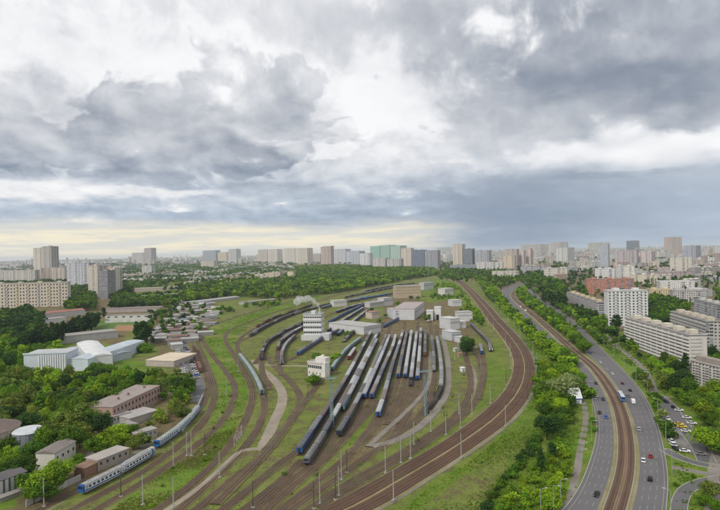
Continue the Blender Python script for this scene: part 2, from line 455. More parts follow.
# lines of stored stock: roof-line pixels, near end first; (kind, pixels, how far (0..1) the stock reaches)
STRINGS = [
    ('e', [(299, 448), (312, 429), (333, 398), (350, 370), (364, 344), (371, 331)]),
    ('b', [(306, 459), (320, 438), (336, 411), (352, 382), (370, 347), (378, 332)]),
    ('c', [(342, 406), (353, 387), (366, 360), (378, 337)]),
    ('d', [(339, 431), (348, 416), (358, 398), (371, 370), (382, 345), (387, 333)]),
    ('f', [(364, 394), (369, 383), (381, 356), (390, 334)]),
    ('g', [(371.5, 394), (376, 384), (385, 363), (393, 345), (396, 333)]),
    ('h', [(378, 412), (384, 395), (389, 376), (394, 359), (399, 344), (403, 331)]),
    ('i', [(398, 374), (401.5, 356.5), (407, 331)]),
    ('j', [(405, 374), (407.6, 356.5), (411.5, 331)]),
    ('k', [(410.5, 382), (412.5, 365), (417, 330)]),
    ('l', [(417.5, 376), (419, 358), (421, 328)]),
    ('m', [(425, 353), (425.5, 330)]),
    ('n', [(434, 368), (433.5, 352), (431.5, 335)]),
    ('o', [(425, 408), (433, 399), (440, 388), (441.5, 375), (440, 355), (437, 337)]),
    ('p', [(250, 334), (272, 322), (300, 311), (332, 303), (362, 299)]),
    ('q', [(257, 325), (273, 317), (290, 311), (312, 304)]),
    ('r', [(272, 338), (284, 330), (300, 323), (318, 316)]),
    ('s', [(283, 339), (296, 330), (312, 322)]),
    ('t', [(262, 357), (263, 349), (270, 339), (281, 333)]),
    ('u', [(278, 347), (280, 341), (286, 335), (294, 330)]),
    ('v', [(281.5, 361), (282, 352), (287, 342), (297, 333)]),
    ('w', [(298, 352), (311, 343.5), (324, 336), (337, 330)]),
    ('x', [(332, 367), (340, 356), (349, 346), (361, 337)]),
    ('y', [(328, 329), (344, 319), (362, 308)]),
    ('z', [(329, 321), (346, 312), (366, 303)]),
    ('aa', [(364, 291), (387, 286), (415, 282.5)]),
    ('ab', [(384, 325), (397, 318.5)]),
    ('ac', [(240, 354), (250.6, 368), (257.6, 380), (261, 388)]),
    ('ad', [(491, 348), (488, 340), (478, 330), (470, 322)]),
    ('ae', [(343, 301), (362, 298), (392, 293)]),
    ('af', [(194, 347), (197, 357), (201, 370)]),
    ('ag', [(82, 486), (104, 476), (124, 465.5), (141, 455.5)]),
    ('ah', [(125, 464), (142, 454.5), (158, 445)]),
    ('ai', [(157, 441.5), (175, 429.5), (190, 416), (201, 402)]),
    ('aj', [(482, 351), (480, 343)]),
    ('ak', [(349, 356), (354, 349)]),
    ('ba', [(338, 333), (350, 323), (367, 310)]), ('bb', [(344, 339), (353, 331), (361, 324.5)]), ('bc', [(322, 307), (342, 301.5), (368, 296)]), ('bd', [(337, 311), (352, 306), (382, 299)]), ('bf', [(345, 296.5), (372, 291), (400, 285.5)]),
]
STR = {}
for k, pts in STRINGS:
    g = [G(u, v, 3.6) for u, v in pts]
    STR[k] = catmull(g, 4.0)
# strings that continue onto their own yard track (extended at the near end by ground pixels)
EXT = {'c': [(325, 434), (310, 455)], 'f': [(350, 422), (333, 442)], 'g': [(358, 420), (342, 443)], 'i': [(392, 398), (378, 425), (356, 448)],
       'j': [(400, 398), (386, 425)], 'k': [(405, 402), (394, 425)], 'l': [(413, 400), (400, 428), (380, 450)], 'm': [(424, 375), (420, 398)], 'n': [(433, 385), (428, 402), (415, 425)],
       'p': [(235, 343)], 'w': [(285, 362)], 'x': [(322, 380), (300, 408), (277, 440), (250, 470), (215, 505)], 't': [(262, 372), (270, 390)], 'u': [(277, 362)], 'aj': [(484, 372), (478, 400)]}
FAR = {'e': [(379, 319)], 'b': [(384, 322)], 'd': [(391, 324)], 'h': [(405, 322)], 'k': [(418, 322)], 'y': [(385, 297), (415, 287)], 'z': [(395, 294), (420, 285)], 'p': [(400, 291), (425, 284)], 'x': [(378, 322)], 'w': [(350, 318), (372, 306)], 'n': [(430, 322)], 'o': [(436, 325)], 'aa': [(430, 281)]}
BED_L = [(318, 511), (340, 501), (360, 489), (400, 467), (440, 444), (480, 415.5), (504, 392.5), (513.5, 371), (511.5, 353), (497, 331), (489, 321.5), (477, 304), (464.5, 289), (456, 281.8), (447, 278.3), (436, 276.6)]
BED_R = [(352, 520), (375, 511), (410, 489), (447, 466), (481, 443), (510, 421), (529, 396), (535, 372), (530, 353), (515, 333.5), (503, 321.5), (487.5, 304), (472, 289), (462, 281.3), (454, 277.5), (437, 275.6)]
BL = path_px(BED_L); BR = path_px(BED_R)
def rs(p, n):
    s = arclen(p); q = np.linspace(0, s[-1], n)
    return np.stack([np.interp(q, s, p[:, 0]), np.interp(q, s, p[:, 1])], 1)
NB = 200
BL = rs(BL, NB); BR = rs(BR, NB); BC = (BL + BR) / 2

# road outlines
RL_L = [(552, 521), (565, 510), (580, 487), (590, 462), (596.4, 438), (595.5, 412), (587, 384.5), (575, 362), (560, 350.5), (545, 340), (522, 320.6), (510, 308), (502, 298), (500, 293), (506, 288.5), (518, 284.5), (530, 281)]
RL_R = [(592, 530), (600, 510), (612, 481.7), (617.5, 453.4), (616, 425), (608.5, 400), (597, 381), (584, 365), (566, 350.5), (556.5, 341), (534, 320.5), (519, 307), (511, 298.5), (510.5, 294), (514.5, 289.7), (524, 286), (535, 282)]
TR_R = [(625, 530), (629, 510), (635.6, 475), (634.5, 441), (628, 411), (615.5, 386), (601, 367.5), (582, 352), (569, 341), (545, 320.5), (527, 307), (517, 298.5), (515, 294.5), (518.5, 290.5), (527, 286.7), (537, 282.7)]
RR_R = [(664, 530), (665.4, 510), (668, 484.8), (665.4, 459.7), (656.5, 422), (641, 391), (625, 372), (603, 350.5), (592, 341), (575, 322), (556, 308), (541, 299.5), (532, 295), (533, 291), (540, 287.5), (548, 284)]
RR_L = [(619, 545), (630, 510), (636.6, 475), (635.5, 441), (629, 411), (616.5, 386), (602, 367.5), (588, 354), (581, 346), (572, 335.5), (559, 323), (546, 312), (534, 303), (527, 297), (525, 293.5), (530, 289.5), (541, 286)]
RR_R = [(664, 545), (665.4, 510), (668, 484.8), (665.4, 459.7), (656.5, 422), (641, 391), (625, 372), (605, 352), (597, 344), (585, 331.5), (571, 319), (557, 308.5), (544, 300), (537, 295.5), (536, 292.5), (542, 288.8), (551, 285.5)]
def outline(pts): return rs(path_px(pts), 160)
L0, L1, T1, R1 = outline(RL_L), outline(RL_R), outline(TR_R), outline(RR_R)

# ------------------------------------------------------------------ ground: one sheet to the horizon, ground cover by area
def cover_regions():
    # (grass, dirt, paved) in photo-traced areas of the ground; later ones lie over earlier ones
    A = []
    A.append(((.62, .30, .10), [(-900, 520), (-900, 262), (120, 268), (420, 270), (520, 275), (900, 262), (1600, 300), (1600, 600), (-900, 600)]))
    A.append(((.30, .25, .45), [(440, 268), (1500, 250), (1500, 330), (560, 330), (500, 290)]))      # city blocks
    A.append(((.35, .3, .35), [(-700, 330), (-700, 270), (110, 262), (150, 300), (120, 345), (20, 335)]))
    A.append(((.85, .12, .0), [(-100, 350), (110, 350), (180, 380), (120, 430), (60, 500), (-100, 520)]))
    A.append(((.42, .33, .25), [(135, 300), (210, 296), (205, 345), (195, 372), (215, 395), (150, 445), (60, 500), (0, 520), (60, 460), (110, 410), (180, 375), (150, 340)]))
    A.append(((.60, .40, .0), [(40, 520), (160, 449), (205, 405), (190, 330), (215, 318), (260, 303), (330, 288), (420, 274), (465, 285), (500, 330), (516, 370), (500, 400), (440, 445), (330, 512), (300, 530)]))  # rail yard
    A.append(((1.0, .0, .0), [(190, 330), (208, 330), (215, 345), (232, 375), (230, 402), (212, 425), (205, 405), (210, 385)]))
    A.append(((1.0, .0, .0), [(207, 327), (240, 316), (300, 300), (330, 296), (290, 308), (250, 320), (236, 332), (232, 345), (246, 372), (249, 392), (240, 416), (232, 400), (233, 380), (215, 350)]))
    A.append(((.9, .10, .0), [(105, 515), (150, 482), (200, 448), (230, 418), (243, 415), (228, 445), (205, 472), (170, 500), (150, 515)]))
    A.append(((.35, .65, 0.0), [(178, 462), (210, 440), (215, 452), (190, 470)]))
    A.append(((1., .0, .0), [(335, 442), (360, 412), (378, 395), (398, 385), (374, 425), (350, 450)]))
    A.append(((.25, .75, .0), [(330, 470), (372, 420), (400, 385), (430, 380), (420, 420), (380, 448), (340, 475)]))
    A.append(((.75, .25, .0), [(385, 470), (450, 428), (478, 400), (488, 350), (500, 340), (511, 371), (502, 392), (440, 443), (390, 470)]))
    A.append(((.3, .6, .1), [(380, 340), (385, 300), (460, 290), (475, 330), (462, 350), (440, 335)]))
    A.append(((.8, .2, .0), [(392, 292), (440, 278), (462, 288), (480, 312), (470, 316), (450, 300), (430, 303)]))
    A.append(((1., .0, .0), [(395, 520), (420, 492), (480, 452), (515, 424), (536, 390), (533, 360), (518, 336), (490, 300), (498, 292), (545, 338), (590, 385), (597, 430), (590, 465), (560, 520)]))
    A.append(((.62, .38, .0), [(410, 515), (470, 470), (520, 432), (535, 440), (500, 480), (478, 512)]))
    A.append(((1., .0, .0), [(480, 515), (540, 450), (592, 440), (586, 470), (560, 516)]))
    A.append(((.9, .1, .0), [(595, 345), (625, 370), (645, 395), (668, 460), (672, 520), (800, 520), (800, 400), (690, 380), (640, 350), (600, 330)]))
    A.append(((.05, .25, .9), [(655, 395), (668, 396), (690, 420), (712, 452), (700, 458), (676, 448), (664, 430)]))
    A.append(((.9, .1, .0), [(85, 328), (94, 320), (136, 320), (134, 329)]))
    A.append(((.15, .85, .0), [(112, 329), (118, 323), (130, 325), (126, 330)]))
    A.append(((.05, .15, .9), [(176, 348), (190, 348), (204, 396), (195, 400), (182, 382)]))
    A.append(((.3, .7, .0), [(15, 500), (60, 475), (95, 455), (110, 470), (60, 495), (30, 512)]))
    return A
def build_ground():
    az = np.concatenate([np.linspace(-180, -42, 36)[:-1], np.linspace(-42, 42, 760), np.linspace(42, 180, 36)[1:]])
    drop = np.concatenate([np.linspace(330, 262, 18)[:-1], np.linspace(262, 6, 360), np.array([5, 4, 3.2, 2.5, 2, 1.5, 1.2])])
    r = np.concatenate([[0.5, 80.0], H * FPX / drop])
    A_, R_ = np.meshgrid(np.radians(az), r)
    X = R_ * np.sin(A_); Y = R_ * np.cos(A_)
    Z = np.zeros_like(X)
    far = np.clip((R_ - 9000) / 9000, 0, 1)
    Z += far * 26 * (0.5 + 0.5 * np.sin(A_ * 9 + 1)) * (Y > 0)        # low swells at the horizon
    nr, na = X.shape
    u, v = proj(X, Y, Z)
    C = np.zeros((nr, na, 3)); C[:] = (.5, .3, .2)
    for w, poly in cover_regions():
        m = in_poly(u, v, poly) & (Y > 50)
        C[m] = w
    for _ in range(2):
        C[1:-1, 1:-1] = (C[1:-1, 1:-1] * 2 + C[:-2, 1:-1] + C[2:, 1:-1] + C[1:-1, :-2] + C[1:-1, 2:]) / 6
    me = bpy.data.meshes.new('ground')
    V = np.stack([X, Y, Z], -1).reshape(-1, 3)
    i, j = np.meshgrid(np.arange(nr - 1), np.arange(na - 1), indexing='ij')
    a = i * na + j
    F = np.stack([a, a + na, a + na + 1, a + 1], -1).reshape(-1, 4)[:, ::-1]
    me.vertices.add(len(V)); me.vertices.foreach_set('co', V.astype('f').ravel())
    me.loops.add(F.size); me.loops.foreach_set('vertex_index', F.astype('i').ravel())
    me.polygons.add(len(F)); me.polygons.foreach_set('loop_start', np.arange(0, F.size, 4, dtype='i')); 
    me.update(calc_edges=True)
    ca = me.color_attributes.new('cover', 'FLOAT_COLOR', 'POINT')
    arr = np.ones((len(V), 4), 'f'); arr[:, :3] = C.reshape(-1, 3); ca.data.foreach_set('color', arr.ravel())
    m, nt, b = new_mat('ground'); p = geo_pos(); cr, cg, cb = sep(attr('cover'))
    nA = noise(p, .018, 6, .62); nB = noise(p, .11, 6, .65); nC = noise(p, .9, 5, .7); nD = noise(p, .045, 5, .6, .5)
    grass = mixc(smooth(nB * .55 + nC * .45, .33, .66), (0.062, 0.125, 0.012), (0.165, 0.215, 0.036))
    grass = mixc(smooth(nA, .50, .66) * .6, grass, (0.26, 0.235, 0.085))
    grass = mixc(smooth(noise(p, .03, 5, .6, .8), .52, .66) * .55, grass, (0.10, 0.22, 0.012))
    grass = mixc(smooth(nD, .60, .72) * .6, grass, (0.035, 0.070, 0.014))
    grass = mixc(smooth(cg / (cr + cg + cb), .15, .5) * .6, grass, mixc(smooth(nB * .5 + nC * .5, .35, .65), (0.105, 0.115, 0.032), (0.205, 0.195, 0.075)))
    dirt = mixc(smooth(nB * .5 + nC * .5, .3, .7), (0.085, 0.058, 0.032), (0.235, 0.185, 0.105))
    dirt = mixc(smooth(nD, .45, .75) * .5, dirt, (0.14, 0.13, 0.06))
    pav = mixc(smooth(nB, .3, .7), (0.13, 0.125, 0.12), (0.26, 0.25, 0.235))
    s_ = cr + cg + cb
    g1 = cr / s_ + (nB - .5) * 1.3 + (nC - .5) * .8 + (nA - .5) * .9
    c = mixc(smooth(g1, .38, .62), dirt, grass)
    c = mixc(smooth(cb / s_ + (nB - .5) * .5, .42, .58), c, pav)
    nt.links.new(c.s, b.inputs['Base Color']); b.inputs['Roughness'].default_value = .95; b.inputs['Specular IOR Level'].default_value = .1
    bp = nt.nodes.new('ShaderNodeBump'); bp.inputs['Strength'].default_value = .6; bp.inputs['Distance'].default_value = 1.2
    nt.links.new((nC * .5 + nB).s, bp.inputs['Height']); nt.links.new(bp.outputs[0], b.inputs['Normal'])
    me.materials.append(m)
    tag(link('ground', me), kind='structure')
build_ground()

# ------------------------------------------------------------------ materials of rail and road
def ballast_mat(name, c0, c1, sleepers=True):
    m, nt, b = new_mat(name); p = geo_pos()
    uvn = nt.nodes.new('ShaderNodeUVMap'); u, v, _ = sep(E(uvn.outputs[0]))
    n = noise(p, .06, 6, .65); n2 = noise(p, 1.4, 4, .7)
    c = mixc(smooth(n * .6 + n2 * .4, .32, .68), c0, c1)
    if sleepers:
        au = E.op('ABSOLUTE', u)
        sl = E.op('GREATER_THAN', E.op('FRACT', v / 0.65), .55) * E.op('LESS_THAN', au, 1.3)
        c = mixc(sl * .4, c, (0.17, 0.14, 0.105))
        c = mixc(smooth(au, .35, .0) * .5, c, (0.06, 0.045, 0.035))   # oil between the rails
        ed = smooth(au + (n2 - .5) * 1.6 + (n - .5) * 2.4, 1.6, 2.5)
        c = mixc(ed * .85, c, mixc(n2, (0.085, 0.105, 0.028), (0.20, 0.185, 0.085)))
        grs = smooth(noise(p, .035, 4, .6), .52, .66) * smooth(n2, .35, .6)
        c = mixc(grs * .5, c, (0.10, 0.115, 0.04))
    nt.links.new(c.s, b.inputs['Base Color']); b.inputs['Roughness'].default_value = .95
    MATS[name] = m
ballast_mat('ballast_yard', (0.050, 0.030, 0.016), (0.138, 0.088, 0.047))
ballast_mat('ballast_rust', (0.060, 0.026, 0.014), (0.130, 0.060, 0.033))
ballast_mat('ballast_plain', (0.070, 0.032, 0.017), (0.142, 0.070, 0.039), False)
ballast_mat('ballast_tram', (0.17, 0.105, 0.065), (0.26, 0.175, 0.115))
ballast_mat('path_dust', (0.21, 0.18, 0.135), (0.33, 0.285, 0.225), False)
ballast_mat('path_grey', (0.15, 0.135, 0.115), (0.26, 0.235, 0.20), False)
plain('rail_steel', (0.26, 0.20, 0.16), .45, .2, .1, .6)
plain('concrete', (0.36, 0.345, 0.315), .9, .22, .4); plain('pale_concrete', (0.50, 0.48, 0.44), .9, .15, .4)
def asphalt_mat():
    m, nt, b = new_mat('asphalt'); p = geo_pos()
    uvn = nt.nodes.new('ShaderNodeUVMap'); u, v, _ = sep(E(uvn.outputs[0]))
    n = noise(p, .03, 5, .6); n2 = noise(p, 1.1, 4, .7); n3 = noise(comb(u * .9, v * .012, 0), 1.0, 4, .6)
    k = .62 + n * .4 + n2 * .18 + n3 * .3
    c = mulc((0.125, 0.119, 0.120), comb(k, k, k))
    vo = nt.nodes.new('ShaderNodeTexVoronoi'); vo.feature = 'F1'; vo.inputs['Scale'].default_value = .035; nt.links.new(p.s, vo.inputs['Vector'])
    pt = E(vo.outputs['Color']); px_, py_, pz_ = sep(pt)
    c = mixc(E.op('GREATER_THAN', px_, .72) * .28, c, (0.085, 0.083, 0.085))       # resurfaced patches
    nt.links.new(c.s, b.inputs['Base Color']); b.inputs['Roughness'].default_value = .85
    MATS['asphalt'] = m
asphalt_mat()
plain('road_paint', (0.31, 0.31, 0.30), .7, .2, .5)
plain('kerb', (0.40, 0.385, 0.36), .9, .15, .5)

# ------------------------------------------------------------------ tracks
def track(p, name='railway_track', mat='ballast_yard', w=2.1, z=0.0, bed=True):
    mb = MB()
    if bed: ribbon(mb, p, [-w - .5, -w, w, w + .5], [z + .02, z + .22, z + .22, z + .02], 0)
    for o in (-.76, .76): ribbon(mb, p, [o - .09, o - .09, o + .09, o + .09], [z + .22, z + .42, z + .42, z + .22], 1)
    o = mb.build(name, [mat, 'rail_steel']); tag(o, kind='structure'); return o
for i, t in enumerate(TRACKS): track(path_px(t), z=0.012 * i)
for i, (k, pts) in enumerate(STRINGS):
    if k in ('ac', 'ag', 'ah', 'ai', 'af', 'e', 'd', 'o') and k not in ('d', 'e', 'o'): continue
    g = [Vector(q) for q in STR[k]]
    near = [G(u, v).xy for u, v in EXT.get(k, [])]; far = [G(u, v).xy for u, v in FAR.get(k, [])]
    q = list(reversed(near)) + g[::6] + ([g[-1]] if (len(g) - 1) % 6 > 2 else []) + far
    if (q[0] - q[-1]).length < 30: continue
    track(catmull(q, 5.0), z=0.2 + 0.01 * i - .2)
# the curved main line: one wide bed, four tracks
mb = MB()
for i in range(NB - 1):
    rows = []
    for k in (i, i + 1):
        a, b = Vector(BL[k]), Vector(BR[k]); d = (b - a)
        rows.append([(a - d * .07, .0), (a, .5), (a.lerp(b, .47), .5), (a.lerp(b, .49), .56), (a.lerp(b, .55), .56), (a.lerp(b, .57), .5), (b, .5), (b + d * .05, .1), (b + d * .12, .08)])
    mi = [3, 0, 0, 1, 0, 0, 1, 2]
    for j in range(8):
        q = [rows[0][j], rows[0][j + 1], rows[1][j + 1], rows[1][j]]
        mb.face([(c.x, c.y, z) for c, z in q], mi[j], [(9, 0)] * 4)
ballast_mat('verge_dry', (0.16, 0.15, 0.06), (0.30, 0.26, 0.15), False)
tag(mb.build('railway_embankment', ['ballast_plain', 'verge_dry', 'path_grey', 'verge_dry']), kind='structure')
for fr in (.12, .36, .68, .90):
    p = BL * (1 - fr) + BR * fr
    mb = MB(); ribbon(mb, p, [-1.3, 1.3], [.53, .53], 0)
    for o in (-.76, .76): ribbon(mb, p, [o - .09, o - .09, o + .09, o + .09], [.53, .74, .74, .53], 1)
    tag(mb.build('railway_track', ['ballast_rust', 'rail_steel']), kind='structure')

# ------------------------------------------------------------------ paths and yard roads
PATHS = []
def road_px(pts, w, name, mat, z=.06, kerb=False):
    p = path_px(pts); PATHS.append(p); mb = MB()
    if kerb: ribbon(mb, p, [-w / 2 - .25, -w / 2 - .25, -w / 2, -w / 2, w / 2, w / 2, w / 2 + .25, w / 2 + .25], [0, z + .12, z + .12, z, z, z + .12, z + .12, 0], [1, 1, 1, 0, 1, 1, 1])
    else: ribbon(mb, p, [-w / 2 - .3, -w / 2, w / 2, w / 2 + .3], [0, z, z, 0], 0)
    tag(mb.build(name, [mat, 'kerb']), kind='structure'); return p
road_px([(160, 515), (190.6, 495), (215, 474.7), (235, 455), (244, 446.5), (253, 447), (262, 449)], 2.6, 'footpath', 'path_dust', .34)
road_px([(262, 450), (267, 438), (274, 422), (282, 404), (282.5, 393), (277, 383), (268, 374), (259, 367), (254, 360)], 5.6, 'yard_road', 'path_dust', .07)
road_px([(262, 365), (285, 366), (312, 366), (322, 371)], 2.2, 'footpath', 'path_dust', .35)
road_px([(372, 447), (390, 444), (403, 438), (420, 427), (436, 411), (447, 392), (448.5, 370), (446, 350), (442, 335)], 4.4, 'yard_road', 'path_grey', .46)
road_px([(368, 447), (380, 436), (400, 418), (418, 400), (428, 386), (430.6, 365), (430, 352)], 2.8, 'yard_road', 'path_grey', .48)
road_px([(458, 340), (462, 352), (470, 365), (475, 378), (470, 400)], 3.0, 'footpath', 'path_grey', .05)
road_px([(560, 515), (572, 492), (577, 470), (582, 440), (586, 420), (584, 404), (578, 392), (573, 380)], 2.4, 'footpath', 'path_grey', .06)
road_px([(40, 512), (75, 492), (100, 478), (125, 463), (150, 440)], 4.0, 'service_road', 'path_grey', .03)
road_px([(196, 402), (200, 390), (196, 375), (187, 358), (183, 345), (178, 330)], 7.5, 'service_road', 'asphalt', .07)
road_px([(70, 470), (100, 446), (118, 432), (132, 420), (160, 398), (185, 384)], 3.5, 'service_road', 'path_grey', .06)
road_px([(672, 467), (690, 470), (720, 477), (760, 480)], 3.6, 'footpath', 'path_grey', .1)
road_px([(664, 449), (672, 456), (690, 463), (712, 468), (750, 470)], 5.0, 'side_road', 'asphalt', .1, True)
road_px([(677, 530), (679, 510), (680, 495), (688, 486), (702, 481), (730, 477)], 5.0, 'side_road', 'asphalt', .12, True)
road_px([(712, 520), (713, 480), (716, 455), (722, 440)], 4.0, 'footpath', 'path_grey', .15)
road_px([(655, 395), (666, 402), (678, 420), (692, 437), (702, 450), (707, 462)], 7.0, 'parking_lane', 'asphalt', .07, True)
road_px([(602, 331), (618, 347), (632, 358), (646, 372), (655, 392)], 4.0, 'side_road', 'path_grey', .07)

# ------------------------------------------------------------------ avenue: two carriageways, tram bed between
def strip2(A, B, za, zb, name, mats, split=None):
    mb = MB(); s = arclen((A + B) / 2)
    n = len(A)
    for i in range(n - 1):
        a0, b0, a1, b1 = Vector(A[i]), Vector(B[i]), Vector(A[i + 1]), Vector(B[i + 1])
        w0 = (b0 - a0).length; w1 = (b1 - a1).length
        def q(pa, pb, qa, qb, z0, z1, mi, uvs=None):
            mb.face([(pa.x, pa.y, z0), (pb.x, pb.y, z1), (qb.x, qb.y, z1), (qa.x, qa.y, z0)], mi, uvs or [(0, s[i]), (w0, s[i]), (w1, s[i + 1]), (0, s[i + 1])])
        q(a0, b0, a1, b1, za, zb, 0)
        da0 = (a0 - b0).normalized() * .3; da1 = (a1 - b1).normalized() * .3
        q(a0 + da0, a0, a1 + da1, a1, za + .13, za + .13, 1); q(b0, b0 - da0, b1, b1 - da1, zb + .13, zb + .13, 1)
        mb.face([(a0.x, a0.y, za), (a1.x, a1.y, za), (a1.x, a1.y, za + .13), (a0.x, a0.y, za + .13)], 1)
        mb.face([(b0.x, b0.y, zb), (b1.x, b1.y, zb), (b1.x, b1.y, zb + .13), (b0.x, b0.y, zb + .13)], 1)
    return tag(mb.build(name, mats), kind='structure')
strip2(L0, L1, .08, .08, 'avenue_carriageway', ['asphalt', 'kerb'])
R0 = outline(RR_L)
T1b = R0
strip2(R0, R1, .08, .08, 'avenue_carriageway', ['asphalt', 'kerb'])
# painted markings
def dashes(A, B, fr, name="lane_marking", solid=False, w=.09):
    p = A * (1 - fr) + B * fr; s = arclen(p); mb = MB(); t, n = normals2(p)
    L = s[-1]; q = 0
    while q < L - 4:
        ln = 6.0 if solid else 3.6
        e = [q, q + ln]; pts = []
        for x in e:
            c = Vector((np.interp(x, s, p[:, 0]), np.interp(x, s, p[:, 1]))); nn = Vector((np.interp(x, s, n[:, 0]), np.interp(x, s, n[:, 1]))).normalized() * w
            pts.append((c, nn))
        (c0, n0), (c1, n1) = pts
        mb.face([(*(c0 - n0), .11), (*(c0 + n0), .11), (*(c1 + n1), .11), (*(c1 - n1), .11)], 0)
        q += ln if solid else 9.0
    tag(mb.build(name, 'road_paint'), kind='structure')
for fr in (.28, .50, .72): dashes(L0, L1, fr)
dashes(L0, L1, .14, solid=True, w=.10); dashes(T1b, R1, .90, solid=True, w=.10)
for fr in (.27, .48, .68): dashes(T1b, R1, fr)
# tram bed
mb = MB(); ribbon(mb, (L1 + T1) / 2, [-5.6, -4.2, 4.2, 5.6], [.04, .3, .3, .04], [1, 0, 1])
tag(mb.build('tram_bed', ['path_grey', 'ground']) if False else mb.build('tram_bed', ['ballast_tram', 'verge_dry']), kind='structure')
for s_ in (-2.0, 2.0):
    t, n = normals2((L1 + T1) / 2); p = (L1 + T1) / 2 + n * s_
    mb = MB(); ribbon(mb, p, [-1.25, 1.25], [.33, .33], 0)
    for o in (-.76, .76): ribbon(mb, p, [o - .09, o - .09, o + .09, o + .09], [.33, .5, .5, .33], 1)
    ribbon(mb, p, [1.4, 2.0] if s_ > 0 else [-2.0, -1.4], [.32, .32], 2)
    tag(mb.build('tram_track', ['ballast_rust', 'rail_steel', 'path_dust']), kind='structure')

# sports field: turf with clay ends
def flat_px(poly, z, name, mat):
    mb = MB(); mb.face([(*G(u, v).xy, z) for u, v in poly]); tag(mb.build(name, mat), kind='structure')
plain('turf', (0.10, 0.17, 0.03), .95, .2, .05); plain('clay', (0.34, 0.20, 0.10), .95, .2, .05); plain('rubble', (0.27, 0.25, 0.21), .95, .4, 1.2)
flat_px([(84, 331), (94, 320.5), (136, 320.5), (136, 331)], .05, 'sports_field', 'turf'); flat_px([(112, 331), (117, 325), (136, 325), (136, 331)], .10, 'clay_court', 'clay')
def rubble():
    rr = random.Random(4); mb = MB()
    for _ in range(130):
        u = rr.uniform(234, 242); v = 441 - (u - 234) * 1.3 + rr.uniform(-5, 5); P = G(u, v); s_ = rr.uniform(.25, .7)
        mb.bar((P.x, P.y, -.1), (P.x + rr.uniform(-.4, .4), P.y + rr.uniform(-.4, .4), s_ * .7), s_, 0, 5, s_ * .5)
    tag(mb.build('rubble', 'rubble'), 'pale rubble heap between two tracks beside the footpath', 'rubble', None, 'stuff')
rubble()
# ================================================================== trains
tinted('coach_side', .45, .16, .25); tinted('coach_roof', .8, .38, .35); plain('underframe', (0.035, 0.032, 0.03), .9)
tinted('wagon_side', .85, .25, .3)
plain('train_glass', (0.02, 0.026, 0.034), .15, .1); plain('load_scrap', (0.09, 0.07, 0.055), .95, .5, .9)
def glazed():
    m, nt, b = new_mat('coach_side_glazed'); oi = nt.nodes.new('ShaderNodeObjectInfo'); x, y, z = sep(obj_coord())
    gt = lambda a, c: E.op('GREATER_THAN', a, c); lt = lambda a, c: E.op('LESS_THAN', a, c)
    fx = E.op('FRACT', E.op('ADD', x, 50.0) / 2.2); mk = gt(z, 2.25) * lt(z, 3.0) * gt(fx, .25) * lt(fx, .8) * lt(E.op('ABSOLUTE', x), 10.4)
    n = noise(obj_coord(), .4, 4, .6); k = .8 + n * .4
    c = mixc(mk, mulc(E(oi.outputs['Color']), comb(k, k, k)), (.02, .025, .03)); nt.links.new(c.s, b.inputs['Base Color']); b.inputs['Roughness'].default_value = .5
    MATS['coach_side_glazed'] = m
glazed()
def arc_prof(w, z0, z1, n=8, inset=0.0):
    return [(w * math.cos(a), z0 + (z1 - z0) * math.sin(a) ** .8) for a in np.linspace(0, PI, n)]
def coach_meshes(L, name):
    b = MB(); prof = [(-1.5, 1.1), (1.5, 1.1), (1.53, 2.2), (1.5, 3.35), (-1.5, 3.35), (-1.53, 2.2)]
    b.extrude_x(prof, -L / 2, L / 2, 0); b.box((-L / 2 + 1, -1.25, .75), (L / 2 - 1, 1.25, 1.1), 1)
    for sx in (-1, 1): b.box((min(sx * L / 2, sx * (L / 2 + .35)), -.55, 1.1), (max(sx * L / 2, sx * (L / 2 + .35)), .55, 3.2), 1)
    r = MB(); ap = arc_prof(1.49, 3.36, 4.2)
    r.extrude_x(ap, -L / 2 + .02, L / 2 - .02)
    for k in range(int(L // 5)):
        x = -L / 2 + 3 + k * 5; r.box((x - .5, -.35, 4.15), (x + .5, .35, 4.38))
    w = MB()
    for s_ in (-1, 1):
        n = int(L // 2.3)
        for k in range(n):
            x = -L / 2 + 1.6 + k * (L - 3.2) / (n - 1)
            w.box((x - .5, s_ * 1.545 - .012, 2.25), (x + .5, s_ * 1.545 + .012, 3.05))
    return b.mesh(name + '_body', ['coach_side_glazed', 'underframe']), r.mesh(name + '_roof', ['coach_roof']), w.mesh(name + '_windows', ['train_glass'])
BODY24, ROOF24, WIN24 = coach_meshes(23.6, 'coach'); BODY19, ROOF19, WIN19 = coach_meshes(19.4, 'railcar')
_pb = BODY19.copy(); _pb.materials.clear(); _pb.materials.append(MATS['coach_side']); _pb.materials.append(MATS['underframe']); PLAIN19 = _pb
def bogie_mesh():
    b = MB(); b.box((-1.3, -1.15, .45), (1.3, 1.15, .85))
    for x in (-.95, .95):
        for y in (-.76, .76): b.bar((x, y - .07, .86), (x, y + .07, .86), .45, 0, 10)
    return b.mesh('bogie', ['underframe'])
BOGIE = bogie_mesh()
wm = MB(); wm.box((-.55, -.02, -.42), (.55, .02, .42)); TRWIN = wm.mesh('window', ['train_glass'])
dm = MB(); dm.box((-.45, -.02, -1.0), (.45, .02, 1.0)); DOORM = dm.mesh('door', ['coach_side'])
cm = MB(); cm.extrude_x([(-1.52, 1.0), (1.52, 1.0), (1.52, 3.4), (1.0, 4.0), (-1.0, 4.0), (-1.52, 3.4)], -.5, .5); CABM = cm.mesh('cab', ['coach_side'])
gm = MB(); gm.box((-.03, -1.2, -.5), (.03, 1.2, .5)); WSM = gm.mesh('windscreen', ['train_glass'])
bm_ = MB(); bm_.box((-10, -.02, -.24), (10, .02, .24)); STRIPE = bm_.mesh('stripe', ['coach_side'])
def color(o, c): o.color = (*c, 1); return o
